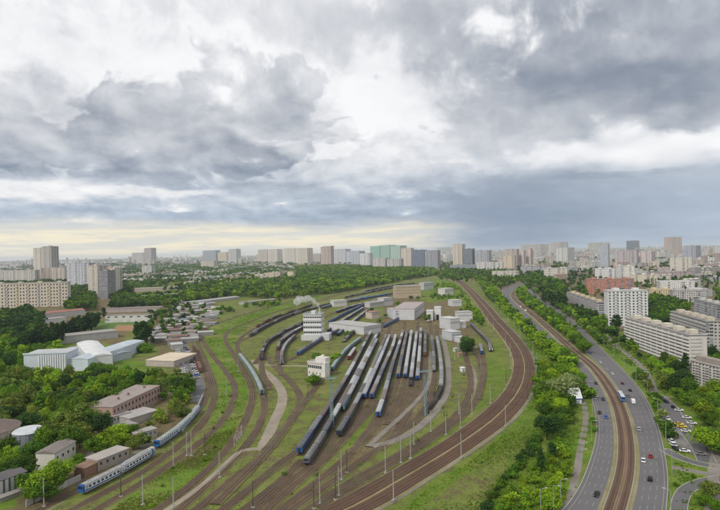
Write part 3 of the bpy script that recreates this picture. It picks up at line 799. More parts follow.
def boxcar(L, h):
    b = MB(); b.box((-L / 2, -1.45, 1.1), (L / 2, 1.45, 1.1 + h)); b.box((-L / 2 + .6, -1.1, .8), (L / 2 - .6, 1.1, 1.1), 1)
    for k in range(9):
        x = -L / 2 + .3 + k * (L - .6) / 8; b.box((x - .07, -1.53, 1.12), (x + .07, 1.53, 1.05 + h))
    r = MB(); r.extrude_x(arc_prof(1.52, 1.1 + h, 1.75 + h, 7), -L / 2 - .05, L / 2 + .05)
    return b.mesh('boxcar_body', ['wagon_side', 'underframe']), r.mesh('boxcar_roof', ['coach_roof'])
def gondola(L):
    b = MB(); h = 2.0
    b.box((-L / 2, -1.45, 1.1), (L / 2, -1.33, 1.1 + h)); b.box((-L / 2, 1.33, 1.1), (L / 2, 1.45, 1.1 + h))
    b.box((-L / 2, -1.33, 1.1), (-L / 2 + .12, 1.33, 1.1 + h)); b.box((L / 2 - .12, -1.33, 1.1), (L / 2, 1.33, 1.1 + h)); b.box((-L / 2, -1.3, .9), (L / 2, 1.3, 1.2), 1)
    for k in range(8):
        x = -L / 2 + .4 + k * (L - .8) / 7; b.box((x - .06, -1.54, 1.12), (x + .06, -1.46, 1.05 + h)); b.box((x - .06, 1.46, 1.12), (x + .06, 1.54, 1.05 + h))
    ld = MB(); rr = random.Random(3)
    g = [[(-L / 2 + .15 + i * (L - .3) / 12, -1.3 + j * 2.6 / 4, 2.1 + (.0 if j in (0, 4) else .5) + rr.random() * .5) for j in range(5)] for i in range(13)]
    for i in range(12):
        for j in range(4): ld.face([g[i][j], g[i + 1][j], g[i + 1][j + 1], g[i][j + 1]])
    return b.mesh('gondola_body', ['wagon_side', 'underframe']), ld.mesh('gondola_load', ['load_scrap'])
def tank():
    b = MB(); b.bar((-5.4, 0, 2.6), (5.4, 0, 2.6), 1.42, 0, 14); b.bar((0, 0, 3.9), (0, 0, 4.4), .6, 0, 10); b.box((-5.9, -1.0, .95), (5.9, 1.0, 1.2), 1)
    w = MB(); w.box((-2.4, -.3, 4.02), (2.4, .3, 4.08))
    return b.mesh('tank_body', ['wagon_side', 'underframe'], False), w.mesh('tank_walkway', ['coach_roof'])
def flat():
    b = MB(); b.box((-6.7, -1.4, 1.15), (6.7, 1.4, 1.4)); b.box((-6.5, -1.0, .8), (6.5, 1.0, 1.15), 1)
    c = MB()
    for k in range(3): c.box((-5.4 + k * 3.7, -.9, 1.4), (-2.8 + k * 3.7, .9, 1.8 + .2 * (k % 2)))
    return b.mesh('flat_wagon_deck', ['wagon_side', 'underframe']), c.mesh('flat_wagon_load', ['load_scrap'])
def loco():
    b = MB(); b.extrude_x([(-1.55, 1.1), (1.55, 1.1), (1.55, 3.3), (-1.55, 3.3)], -8.4, 8.4); b.box((-8.0, -1.2, .6), (8.0, 1.2, 1.1), 1)
    b.extrude_x([(-1.55, 1.5), (1.55, 1.5), (1.4, 3.2), (-1.4, 3.2)], 8.4, 8.9); b.extrude_x([(-1.55, 1.5), (1.55, 1.5), (1.4, 3.2), (-1.4, 3.2)], -8.9, -8.4)
    r = MB(); r.extrude_x([(-1.5, 3.3), (1.5, 3.3), (1.0, 4.0), (-1.0, 4.0)], -8.2, 8.2)
    for x in (-5, -2, 1, 4): r.box((x, -.7, 4.0), (x + 2, .7, 4.3))
    return b.mesh('locomotive_body', ['coach_side', 'underframe']), r.mesh('locomotive_roof', ['coach_roof'])
BX, BXR = boxcar(13.8, 2.7); GN, GNL = gondola(13.0); TK, TKW = tank(); FL, FLL = flat(); LC, LCR = loco()
NAVY = (0.018, 0.032, 0.095); BLUE = (0.025, 0.10, 0.30); TEAL = (0.10, 0.24, 0.30); DGREY = (0.085, 0.08, 0.08); RUST = (0.16, 0.075, 0.045); GREY = (0.26, 0.265, 0.27); WHITE = (0.66, 0.67, 0.68); GREEN = (0.06, 0.12, 0.08)
ROOFS = [(0.34, 0.35, 0.365), (0.50, 0.51, 0.52), (0.22, 0.235, 0.255), (0.26, 0.22, 0.19), (0.15, 0.155, 0.17), (0.42, 0.42, 0.42), (0.19, 0.155, 0.135)]
DARKROOF = [(0.15, 0.145, 0.145), (0.22, 0.21, 0.20), (0.13, 0.12, 0.12), (0.19, 0.17, 0.155)]
def make_unit(kind, side, roof, windows=False, endcab=None):
    """one vehicle of a train; returns its root part"""
    if kind in ('coach', 'railcar'):
        Bm, Rm, Wm, L = (BODY24, ROOF24, WIN24, 23.6) if kind == 'coach' else (BODY19, ROOF19, WIN19, 19.4)
        o = color(link('coach', Bm), side); color(link('coach_roof', Rm, o), roof)
        if windows:
            o.data = PLAIN19 if kind == 'railcar' else o.data
            n = 8
            for s_ in (-1, 1):
                for k in range(n): link('window', TRWIN, o, (-L / 2 + 2.4 + k * (L - 4.8) / (n - 1), s_ * 1.545, 2.62))
                for k in (-1, 1): color(link('door', DOORM, o, (k * (L / 2 - .9), s_ * 1.545, 2.2)), (0.30, 0.33, 0.38))
                st = color(link('stripe', STRIPE, o, (0, s_ * 1.55, 1.5)), BLUE); st.scale.x = L / 20.2
        
    elif kind == 'box': o = color(link('boxcar', BX), side); color(link('boxcar_roof', BXR, o), roof); L = 13.8
    elif kind == 'gon': o = color(link('open_wagon', GN), side); link('scrap_load', GNL, o); L = 13.0
    elif kind == 'tank': o = color(link('tank_wagon', TK), side); color(link('walkway', TKW, o), roof); L = 11.8
    elif kind == 'flat': o = color(link('flat_wagon', FL), side); link('load', FLL, o); L = 13.4
    elif kind == 'loco':
        o = color(link('locomotive_body', LC), side); color(link('locomotive_roof', LCR, o), roof); L = 17.8
        for s_ in (-1, 1):
            w = link('windscreen', WSM, o, (s_ * 8.88, 0, 2.75)); w.scale = (.8, .9, .8)
    for x in (-1, 1): link('bogie', BOGIE, o, (x * (L / 2 - 3.0), 0, 0))
    if endcab is not None:
        c = color(link('cab', CABM, o, (endcab * (L / 2 + .5), 0, 0)), BLUE)
        link('windscreen', WSM, o, (endcab * (L / 2 + 1.02), 0, 2.9))
    return o, L
def train(key, name, label, units, group=None, cat='train', zt=.42, endcab=False, gap=.9, start=0.0):
    """units: function index -> (kind, side, roof, windows) or None to leave a gap"""
    p = STR[key]; s = arclen(p); t, n = normals2(p); total = s[-1]
    c0 = Vector((p[0][0], p[0][1], 0)); root = empty(name, (c0.x, c0.y, 0)); tag(root, label, cat, group)
    q = start; i = 0; last = None; made = []
    while True:
        un = units(i)
        if un is None: q += 9; i += 1; continue
        L = {'coach': 23.6, 'railcar': 19.4, 'box': 13.8, 'gon': 13.0, 'tank': 11.8, 'flat': 13.4, 'loco': 17.8}[un[0]]
        if q + L > total + L * .35 or i > 60: break
        o, L = make_unit(un[0], un[1], un[2], un[3] if len(un) > 3 else False, -1 if (endcab and i == 0) else None)
        at = lambda x: Vector((np.interp(x, s, p[:, 0]), np.interp(x, s, p[:, 1])))
        a = at(min(q + 3, total - .5)); b = at(min(q + L - 3, total))
        if (b - a).length < 2: a = at(total - 12); b = at(total)
        d = (b - a).normalized(); c = a + d * (L / 2 - 3)
        o.parent = root; o.location = (c.x - c0.x, c.y - c0.y, zt); o.rotation_euler.z = math.atan2(d.y, d.x)
        made.append((o, L, un)); q += L + gap; i += 1
    if endcab and len(made) > 1:
        o, L, un = made[-1]; color(link('cab', CABM, o, (L / 2 + .5, 0, 0)), BLUE); link('windscreen', WSM, o, (L / 2 + 1.02, 0, 2.9))
    return root
rt = random.Random(5)
def passenger(side=NAVY, first=None, roofs=ROOFS, lead=None, blend=.0):
    def f(i):
        r = rt.choice(roofs)
        if i == 0 and lead: return lead
        if i == 0 and first: return ('coach', first, r)
        return ('coach', side if rt.random() > .12 else GREEN, r)
    return f
def freight(kinds, cols, roofs=DARKROOF, lead=None, gaps=0.0):
    def f(i):
        if i == 0 and lead: return lead
        if gaps and rt.random() < gaps: return None
        return (rt.choice(kinds), rt.choice(cols), rt.choice(roofs))
    return f
PG = 'passenger coaches stabled in the yard'; FG = 'freight wagons stored in the yard'
train('e', 'passenger_train', 'long stored train with dark blue lead coach, outermost in the fan beside signal box', passenger(NAVY, BLUE), PG)
train('b', 'mixed_train', 'long stored train headed by two grey locomotives, furthest down the fan', (lambda g: lambda i: ('loco', (0.10, 0.10, 0.12), (0.24, 0.235, 0.23)) if i < 2 else g(i))(passenger(NAVY)), PG)
train('c', 'passenger_train', 'stored train with teal end coach, between the locomotive-hauled line and the blue one', passenger(NAVY, TEAL), PG)
train('d', 'passenger_train', 'stored train with dark end coach beside the floodlight mast, fourth line of the fan', passenger(NAVY, (0.02, 0.03, 0.06)), PG)
train('f', 'passenger_train', 'stored train with bright blue end, first of the pair ending side by side', passenger(NAVY, BLUE, ROOFS[:2] + ROOFS[5:6]), PG)
train('g', 'passenger_train', 'stored train with bright blue end, second of the pair ending side by side', passenger(NAVY, BLUE), PG)
train('h', 'passenger_train', 'stored train with bowed line and lone blue end coach in the middle of the yard', passenger(NAVY, BLUE, ROOFS), PG)
train('i', 'passenger_train', 'short stored train with blue end beside the middle gap, first of the even-ended pair', passenger(NAVY, BLUE, ROOFS[2:5]), PG)
train('j', 'passenger_train', 'short stored train with blue end, second of the even-ended pair', passenger(NAVY, BLUE, ROOFS[:2]), PG)
train('k', 'mixed_train', 'stored train with white roofs and a low dark flat wagon at its end', passenger(NAVY, None, ROOFS[:2], ('flat', NAVY, DARKROOF[0])), PG)
train('l', 'passenger_train', 'stored train with pale roofs and blue end, last of the middle group', passenger(NAVY, BLUE, ROOFS), PG)
train('m', 'freight_train', 'short line of dark covered wagons behind the middle group', freight(['box'], [DGREY, RUST], DARKROOF), FG)
train('n', 'freight_train', 'line of covered grey wagons beside the curved yard road', freight(['box', 'box', 'tank'], [DGREY, GREY], DARKROOF + ROOFS[3:5]), FG)
train('o', 'freight_train', 'curved line of low flat wagons hugging the yard road', (lambda g, h: lambda i: g(i) if i < 4 else h(i))(freight(['flat', 'gon'], [DGREY], DARKROOF), freight(['box'], [GREY], [(0.36, 0.36, 0.37), (0.28, 0.28, 0.29)])), FG)
train('p', 'freight_train', 'longest line of grey and dark wagons on the far outer siding', freight(['box', 'tank', 'gon', 'box'], [DGREY, GREY, DGREY], DARKROOF + [ROOFS[4], ROOFS[2]]), FG)
train('q', 'freight_train', 'short line of dark wagons above the longest wagon line', freight(['gon', 'flat', 'box'], [DGREY, RUST], DARKROOF, None, .15), FG)
train('r', 'freight_train', 'line of grey wagons passing before the white depot tower', freight(['tank', 'box', 'gon'], [GREY, DGREY, GREEN], DARKROOF + ROOFS[3:5]), FG)
train('s', 'freight_train', 'short line of pale roofed wagons ending below the white depot tower', freight(['box'], [DGREY], ROOFS[1:4]), FG)
train('t', 'passenger_train', 'curved grey train at the head of the pale yard road', freight(['box', 'gon'], [DGREY, (0.05, 0.055, 0.07)], [ROOFS[3], ROOFS[4], ROOFS[2]]), FG)
train('u', 'freight_train', 'short line of grey tank and box wagons, inner one of two curved lines', freight(['box', 'tank'], [GREY, DGREY], [ROOFS[4], ROOFS[3]]), FG)
train('v', 'passenger_train', 'curved train with whitish roofs beside the signal box lawn', passenger((0.12, 0.13, 0.16), (0.3, 0.31, 0.33), ROOFS[:2] + ROOFS[3:5]), PG)
train('w', 'passenger_train', 'train with vivid blue end coach pointing at the signal box', passenger((0.10, 0.12, 0.22), BLUE, [ROOFS[4], (0.33, 0.34, 0.40), ROOFS[2]]), PG)
train('x', 'passenger_train', 'teal grey train curving past the white signal box', passenger((0.13, 0.25, 0.28), (0.10, 0.2, 0.22), [(0.30, 0.36, 0.36), (0.36, 0.41, 0.42)]), PG)
train('y', 'passenger_train', 'pale roofed train on the siding beside the white depot tower', passenger(NAVY, None, ROOFS[:3]), PG)
train('z', 'passenger_train', 'blue train with grey roofs on the siding just past the depot tower', passenger(BLUE, None, [ROOFS[4], ROOFS[2]]), PG)
train('aa', 'freight_train', 'far line of dark open wagons at the head of the yard', freight(['gon', 'box'], [DGREY, GREY], DARKROOF), FG)
train('ab', 'passenger_train', 'two blue coaches beside the long white workshop', passenger(BLUE, None, ROOFS[4:5]), PG)
train('ac', 'commuter_train', 'grey railcars with red nose curving along the green slope', lambda i: ('railcar', (0.30, 0.02, 0.02), (0.30, 0.28, 0.30)) if i == 9 else ('railcar', (0.16, 0.23, 0.25), (0.33, 0.37, 0.38)), None)
train('ad', 'freight_train', 'curved dark train beside the main line bend', passenger((0.06, 0.07, 0.08), (0.5, 0.5, 0.5), ROOFS[4:5] + DARKROOF), FG)
train('ae', 'passenger_train', 'blue roofed train far back by the white shed', passenger(BLUE, None, [(0.16, 0.24, 0.36), (0.22, 0.3, 0.4)]), PG)
train('af', 'freight_train', 'short line of rust red wagons beside the car park', freight(['gon', 'box'], [RUST, (0.2, 0.1, 0.07)], [(0.22, 0.11, 0.08), (0.26, 0.15, 0.11)]), FG)
train('ba', 'passenger_train', 'pale roofed train just right of the blue train by the depot tower', passenger(NAVY, None, ROOFS[:2]), PG)
train('bb', 'freight_train', 'line of grey wagons beside the long white shed', freight(['box', 'tank', 'gon'], [GREY, DGREY], [ROOFS[0], ROOFS[2], ROOFS[4]]), FG)
train('bc', 'passenger_train', 'blue grey train behind the steam plume', passenger((.06, .1, .18), None, [(.26, .32, .4), (.34, .37, .42)]), PG)
train('bd', 'freight_train', 'line of pale wagons between the steam plume and the stores building', freight(['box'], [DGREY, NAVY], ROOFS[:3]), FG)
train('bf', 'freight_train', 'second far line of dark wagons at the head of the yard', freight(['box', 'gon'], [DGREY, GREY], DARKROOF + ROOFS[4:5]), FG)
emu = lambda i: ('railcar', WHITE, (0.46, 0.46, 0.45), True)
train('ag', 'commuter_train', 'white commuter train with blue stripe and dark nose by the concrete wall', lambda i: ('railcar', WHITE, (0.40, 0.40, 0.40), True), None, endcab=True)
train('ah', 'commuter_train', 'short white and blue railcars passing the longer commuter train', lambda i: ('railcar', (0.60, 0.66, 0.72), (0.52, 0.51, 0.47), True), None, endcab=True)
train('ai', 'commuter_train', 'pale teal commuter train curving round the bend below the car park', lambda i: ('railcar', (0.50, 0.60, 0.64), (0.40, 0.43, 0.43), True), None, endcab=True)
train('aj', 'locomotive', 'blue shunting locomotive inside the main line bend', lambda i: ('loco', BLUE, (.3, .3, .32)), None, 'locomotive')
train('ak', 'railcar', 'short red ended railcar behind the signal box trees', lambda i: ('railcar', (.35, .05, .05), ROOFS[1]), None)
bpy.data.objects['commuter_train'].location.z = 0

# ================================================================== cars
tinted('car_paint', .3, .05, .5); plain('car_glass', (0.015, 0.018, 0.022), .12, .1); plain('tyre', (0.02, 0.02, 0.02), .9, .1)
plain('car_lamp', (0.55, 0.52, 0.46), .3, .1)
def car_meshes():
    b = MB()
    b.extrude_x([(-.88, .32), (.88, .32), (.90, .62), (.84, .88), (-.84, .88), (-.90, .62)], -2.1, 2.1)
    b.extrude_x([(-.80, .36), (.80, .36), (.80, .80), (-.80, .80)], 2.1, 2.25); b.extrude_x([(-.80, .36), (.80, .36), (.80, .84), (-.80, .84)], -2.22, -2.1)
    b.face([(-1.15, -.66, 1.43), (.35, -.66, 1.43), (.35, .66, 1.43), (-1.15, .66, 1.43)]); b.face([(-1.15, .66, 1.40), (.35, .66, 1.40), (.35, -.66, 1.40), (-1.15, -.66, 1.40)])
    c = MB(); lo = [(-1.75, -.80, .885), (1.0, -.80, .885), (1.0, .80, .885), (-1.75, .80, .885)]; hi = [(-1.15, -.64, 1.395), (.35, -.64, 1.395), (.35, .64, 1.395), (-1.15, .64, 1.395)]
    for i in range(4): j = (i + 1) % 4; c.face([lo[i], lo[j], hi[j], hi[i]])
    c.face(hi)
    w = MB(); w.bar((0, -.11, 0), (0, .11, 0), .32, 0, 12)
    h = MB(); h.box((-.03, -.16, -.07), (.03, .16, .07))
    return b.mesh('car_body', ['car_paint']), c.mesh('car_windows', ['car_glass']), w.mesh('wheel', ['tyre']), h.mesh('headlight', ['car_lamp'])
CB, CW, CWH, CH = car_meshes()
def van_meshes():
    b = MB(); b.box((-2.6, -.98, .4), (1.5, .98, 2.35)); b.extrude_x([(-.98, .4), (.98, .4), (.95, 1.35), (-.95, 1.35)], 1.5, 2.6)
    c = MB(); c.face([(2.3, -.9, 1.36), (2.3, .9, 1.36), (1.51, .86, 2.2), (1.51, -.86, 2.2)]); c.face([(2.3, .9, 1.36), (1.51, .92, 1.36), (1.51, .86, 2.2)]); c.face([(2.3, -.9, 1.36), (1.51, -.86, 2.2), (1.51, -.92, 1.36)])
    return b.mesh('van_body', ['car_paint']), c.mesh('van_windows', ['car_glass'])
VB, VW = van_meshes()
CARCOL = {'white': (.72, .72, .72), 'silver': (.42, .43, .44), 'grey': (.2, .2, .21), 'black': (.015, .015, .017), 'dark blue': (.02, .035, .09), 'blue': (.03, .11, .40), 'red': (.36, .025, .02), 'yellow': (.62, .45, .05), 'dark green': (.02, .06, .04), 'dark red': (.13, .015, .02)}
def car(P, rz, col, label=None, group=None, van=False, z=.09):
    o = empty('van' if van else 'car', (P[0], P[1], z), rz); tag(o, label, 'van' if van else 'car', group)
    color(link('body', VB if van else CB, o), CARCOL[col]); link('windows', VW if van else CW, o)
    for x in (-1.35, 1.35):
        for y in (-.8, .8): link('wheel', CWH, o, (x, y, .32))
    for y in (-.6, .6): link('headlight', CH, o, (2.27 if not van else 2.62, y, .68))
    return o
def along(A, B, P):
    C = (A + B) / 2; d = np.linalg.norm(C - np.array([P[0], P[1]]), axis=1); i = int(np.clip(np.argmin(d), 1, len(C) - 2)); t = C[i + 1] - C[i - 1]
    return math.atan2(t[1], t[0])
CG = 'cars on the avenue'
for u, v, c, van, lab in [
    (596.7, 495.5, 'black', 0, 'black car low on the carriageway beside the footpath, ahead of all others'),
    (606, 418, 'blue', 0, 'bright blue car on the carriageway beside the footpath'),
    (599.5, 413.5, 'black', 0, 'black car just beyond the bright blue car'),
    (603, 400, 'dark blue', 0, 'dark blue car midway on the carriageway beside the footpath'),
    (596.5, 397, 'white', 0, 'white car beside the dark blue car on the footpath-side carriageway'),
    (596, 384, 'black', 0, 'black car beyond the white one on the footpath-side carriageway'),
    (573, 360, 'grey', 0, 'grey car on the bend of the footpath-side carriageway')]:
    car(G(u, v), along(L0, L1, G(u, v)) + PI, CARCOL and c, lab, CG, bool(van))
for u, v, c, van, lab in [
    (650, 480, 'black', 0, 'black car low on the far carriageway, ahead of the red car'),
    (650.6, 457, 'red', 0, 'red car between lanes on the far carriageway'),
    (643.4, 461.5, 'white', 0, 'white car level with the red car'),
    (639, 430, 'silver', 0, 'silver car alone on the far carriageway'),
    (633.2, 403, 'white', 1, 'white van beside the blue tram'),
    (630, 391, 'black', 0, 'black car beyond the white van'),
    (622.4, 384, 'dark red', 0, 'dark red car close to the tram front'),
    (612.5, 374.5, 'white', 0, 'white car on the bend beyond the dark red car'),
    (607, 370.5, 'silver', 0, 'silver car closely following the white car on the bend'),
    (600.5, 363, 'white', 0, 'white car further up the bend with empty road before it'),
    (590.5, 353.5, 'blue', 0, 'blue car on the upper bend beyond the tram'),
    (628, 396.5, 'grey', 0, 'grey car between the white van and the black car')]:
    car(G(u, v), along(T1b, R1, G(u, v)), c, lab, CG, bool(van))
for u, v, c, van, lab in [(577.6, 343.5, 'white', 1, 'white van on the side road between the hedges'),
    (520.5, 307.5, 'white', 1, 'white van on the distant carriageway bend, first of a close pair'), (525.5, 311, 'white', 1, 'white van on the distant carriageway bend, second of a close pair'),
    (531, 314.5, 'dark blue', 0, 'dark blue car behind the pair of white vans'), (515, 301.5, 'grey', 0, 'grey car ahead of the pair of white vans'), (548, 333, 'silver', 0, 'silver car on the long straight before the bend')]:
    car(G(u, v), along(L0, L1, G(u, v)), c, lab, CG, bool(van))
# parked
def park(lst, group, fmt, rzf):
    out = []
    for u, v, c in lst:
        o = car(G(u, v), rzf(u, v), c, 'x', group, z=.15); o['_look'] = c; out.append(o)
    row_labels(out, fmt, 6)
pk = G(660, 400); pk2 = G(700, 450); prz = math.atan2(pk2.y - pk.y, pk2.x - pk.x)
park([(668, 428.5, 'dark green'), (668.6, 433, 'dark red'), (670.6, 438, 'black'), (672, 442.5, 'white'), (673.4, 446, 'white'), (675.5, 449.5, 'black'),
      (684.7, 452, 'white'), (701, 455, 'grey'), (682, 427.5, 'yellow'), (685.8, 432, 'white'), (679, 425, 'yellow'), (691.8, 424, 'white'), (665, 414, 'white'), (667.5, 419.5, 'white'), (669, 424, 'silver'),
      (674, 408.5, 'black'), (679, 411, 'white'), (687, 418.5, 'white'), (666, 402.5, 'black'), (662, 398.5, 'grey')],
     'cars in the roadside car park', '{look} parked car, {i} from left in {row} of the roadside car park', lambda u, v: prz + (PI / 2 if u > 676 else .25))
lot = []
rp = random.Random(11)
for k in range(15):
    f = k / 14
    lot.append((176.5 + f * 7 + rp.uniform(-.3, .3), 346 + f * 29, rp.choice(['white', 'silver', 'white', 'black', 'grey', 'dark blue', 'white', 'red'])))
    lot.append((186.5 + f * 11 + rp.uniform(-.3, .3), 348 + f * 30, rp.choice(['white', 'silver', 'white', 'black', 'grey', 'blue', 'silver'])))
park(lot, 'cars parked on the service street', '{look} parked car, {i} from left in {row} of the street by the garages', lambda u, v: .1 + rp.uniform(-.1, .1))
rp2 = random.Random(3)
park([(148 + rp2.random() * 40, 301 + rp2.random() * 38, rp2.choice(['white', 'silver', 'red', 'blue', 'grey', 'white'])) for _ in range(26)], 'cars among the market sheds',
     '{look} car, {i} from left in {row} of cars among the market sheds', lambda u, v: rp2.random() * 3)
# tram
def tram():
    P = G(621.5, 399.5); o = empty('tram', (P.x, P.y, .5), along(L1, T1, P)); tag(o, 'blue and white tram car on the tracks between the carriageways', 'tram')
    b = MB(); b.extrude_x([(-1.25, .6), (1.25, .6), (1.28, 1.5), (1.2, 3.0), (-1.2, 3.0), (-1.28, 1.5)], -7.5, 7.5); color(b.build('body', 'coach_side', o), (0.05, 0.16, 0.42))
    r = MB(); r.box((-7.3, -1.1, 3.0), (7.3, 1.1, 3.25)); r.box((-3, -.7, 3.25), (3, .7, 3.5)); color(r.build('roof', 'coach_roof', o), (.62, .64, .66))
    s = MB(); s.box((-7.4, -1.30, 1.0), (7.4, 1.30, 1.35)); color(s.build('white_band', 'coach_side', o), (.7, .7, .72))
    for sx in (-1, 1):
        w = link('windscreen', WSM, o, (sx * 7.52, 0, 2.3)); w.scale = (1, .9, 1)
        for k in range(7): link('window', TRWIN, o, (-6 + k * 2, sx * 1.262, 2.25))
        link('bogie', BOGIE, o, (sx * 4.2, 0, -.2))
    pg = MB(); pg.bar((-.8, 0, 3.5), (.4, 0, 4.5), .04); pg.bar((.4, 0, 4.5), (-.6, 0, 5.4), .04); pg.bar((-.6, -.8, 5.4), (-.6, .8, 5.4), .05); pg.build('pantograph', 'underframe', o)
tram()

# ================================================================== masts, lamps
plain('mast_concrete', (0.36, 0.355, 0.33), .85, .15, .8); plain('mast_steel', (0.12, 0.11, 0.10), .6, .2, .8, .5); plain('galvanised', (0.40, 0.42, 0.43), .5, .15, .8, .4)
plain('teal_paint', (0.18, 0.30, 0.32), .6, .15, .6)
def mast_proto(mat, h, name):
    p = MB(); p.bar((0, 0, 0), (0, 0, h), .23, 0, 8, .14)
    f = MB(); f.box((-.6, -.6, 0), (.6, .6, .5))
    a = MB(); a.bar((0, 0, h - 1.2), (3.4, 0, h - .2), .07); a.bar((0, 0, h - .1), (3.4, 0, h - .2), .04); a.bar((0, 0, h - 2.6), (3.2, 0, h - 2.2), .06); a.bar((3.0, 0, h - .3), (3.0, 0, h - 2.2), .04)
    w = MB(); w.box((-.12, -.12, h - 2.9), (.12, .12, h - 2.2))
    return p.mesh(name + '_pole', [mat]), f.mesh(name + '_footing', ['concrete']), a.mesh(name + '_bracket', ['mast_steel']), w.mesh(name + '_insulator', ['mast_steel'])
MP = {'c': mast_proto('mast_concrete', 11.5, 'mast'), 's': mast_proto('mast_steel', 10.5, 'steel_mast')}
def mast(P, rz, k, z=0.0):
    o = empty('catenary_mast', (P[0], P[1], z), rz)
    a, f, b, w = MP[k]; link('pole', a, o); link('footing', f, o); link('bracket', b, o); link('insulator', w, o); return o
ms = []
s = arclen(BC); t, n = normals2(BC)
q = 8
while q < s[-1] - 30:
    for sd, off in ((1, 9.0), (-1, 9.6)):
        qq = q + (14 if sd > 0 else 0)
        c = np.array([np.interp(qq, s, BC[:, 0]), np.interp(qq, s, BC[:, 1])]); nn = np.array([np.interp(qq, s, n[:, 0]), np.interp(qq, s, n[:, 1])]); nn /= np.linalg.norm(nn)
        w = np.interp(qq, s, np.linalg.norm(BR - BL, axis=1)) / 2 + .7
        P = c + nn * sd * w; o = mast(P, math.atan2(-sd * nn[1], -sd * nn[0]), 'c' if (int(q / 52) + (sd > 0)) % 4 else 's', .3); o['_look'] = 'pale concrete' if (int(q / 52) + (sd > 0)) % 4 else 'dark steel'; ms.append(o)
    q += 52
for o in ms: tag(o, 'x', 'catenary mast', 'catenary masts along the main line')
row_labels(ms, '{look} catenary mast, {i} from left in {row} along the brown main line', 4)
ms = []
for u, v, k in [(385.6, 473, 'c'), (401, 463, 'c'), (414, 444.7, 'c'), (431, 432, 'c'), (446, 435, 'c'), (320, 504, 'c'), (314, 509, 's'), (341.5, 480, 'c'), (339, 496, 'c'), (253, 508, 's'), (347, 473, 's'),
                (173.5, 467, 'c'), (187, 456, 'c'), (191.5, 456, 'c'), (219.7, 478, 'c'), (173.5, 508, 'c'), (44, 507, 'c'), (121, 497, 's'), (143, 505, 'c'), (226.5, 395, 'c'), (231, 330, 'c'), (258, 313, 'c'), (459, 414, 'c'), (472, 414, 'c'), (263, 397, 's'), (308, 400, 's'), (205, 455, 's'), (238, 372, 'c'), (455, 360, 'c'), (470, 350, 'c')]:
    P = G(u, v); o = mast(P, PI * .75 if k == 'c' else PI * .2, k); tag(o, 'x', 'catenary mast', 'catenary masts in the yard'); o['_look'] = 'pale concrete' if k == 'c' else 'dark steel'; ms.append(o)
row_labels(ms, '{look} catenary mast, {i} from left in {row} of the yard masts', 5)
# floodlight towers
def flood(u, v, vt, label):
    P = G(u, v); h = top_z(P, vt); o = empty('floodlight_tower', (P.x, P.y, 0), .3); tag(o, label, 'floodlight tower', 'floodlight towers in the yard')
    lg = [(-.9, -.9), (.9, -.9), (.9, .9), (-.9, .9)]
    for x, y in lg:
        m = MB(); m.bar((x, y, 0), (x * .5, y * .5, h - 1), .08); m.build('leg', 'teal_paint', o)
    br = MB(); n_ = 9
    for k in range(n_):
        z0, z1 = k * (h - 1) / n_, (k + 1) * (h - 1) / n_; s0, s1 = 1 - .5 * k / n_, 1 - .5 * (k + 1) / n_
        for i in range(4):
            a, b = lg[i], lg[(i + 1) % 4]; br.bar((a[0] * s0, a[1] * s0, z0), (b[0] * s1, b[1] * s1, z1), .06, 0, 4); br.bar((a[0] * s1, a[1] * s1, z1), (b[0] * s1, b[1] * s1, z1), .05, 0, 4)
    br.build('bracing', 'teal_paint', o)
    pl = MB(); pl.box((-3.2, -.9, h - 1), (3.2, .9, h - .8)); pl.bar((-3.2, -.9, h), (3.2, -.9, h), .05, 0, 4); pl.bar((-3.2, .9, h), (3.2, .9, h), .05, 0, 4)
    for x in (-3.1, 0, 3.1): pl.bar((x, -.9, h - 1), (x, -.9, h), .05, 0, 4); pl.bar((x, .9, h - 1), (x, .9, h), .05, 0, 4)
    pl.build('platform', 'teal_paint', o)
    pc = MB(); pc.bar((0, 0, .2), (0, 0, h * .45), .38, 0, 8, .3); pc.build('core', 'mast_concrete', o)
    for x in (-2.5, -1.2, 1.2, 2.5):
        l = MB(); l.bar((x, -.95, h - .4), (x, -1.45, h - .6), .32, 0, 8); l.build('floodlight', 'galvanised', o)
flood(332, 428, 377, 'teal lattice floodlight tower standing between the coaches near the locomotives')
flood(425.5, 416, 370, 'teal lattice floodlight tower standing beside the flat wagons')
flood(428.5, 286, 268, 'slim floodlight tower far back at the head of the yard')
# street lamps
def lamp_proto():
    h = 10.0
    p = MB(); p.bar((0, 0, 0), (0, 0, h), .16, 0, 6, .09)
    a = MB(); a.bar((0, 0, h - .1), (1.8, 0, h + .35), .06, 0, 5)
    l = MB(); l.box((1.6, -.17, h + .26), (2.6, .17, h + .42))
    return p.mesh('lamp_pole', ['galvanised']), a.mesh('lamp_arm', ['galvanised']), l.mesh('lamp_head', ['pale_concrete'])
LP = lamp_proto(); ls = []
for (A, B, sd, step, st) in ((L0, L1, -1, 42, 6), (T1b, R1, 1, 42, 20)):
    C = L0 if sd < 0 else R1; s = arclen(C); t, n = normals2(C); q = st
    while q < s[-1] * .62:
        c = np.array([np.interp(q, s, C[:, 0]), np.interp(q, s, C[:, 1])]); nn = np.array([np.interp(q, s, n[:, 0]), np.interp(q, s, n[:, 1])])
        P = c + nn * sd * 1.8; o = empty('street_lamp', (P[0], P[1], 0), math.atan2(-sd * nn[1], -sd * nn[0]))
        for nm, m in zip(('pole', 'arm', 'lamp_head'), LP): link(nm, m, o)
        tag(o, 'x', 'street lamp', 'street lamps along the avenue'); ls.append(o); q += step
for u, v in [(561, 507), (541, 517), (582, 466)]:
    P = G(u, v); o = empty('street_lamp', (P.x, P.y, 0), 0)
    for nm, m in zip(('pole', 'arm', 'lamp_head'), LP): link(nm, m, o)
    tag(o, 'x', 'street lamp', 'street lamps along the avenue'); ls.append(o)
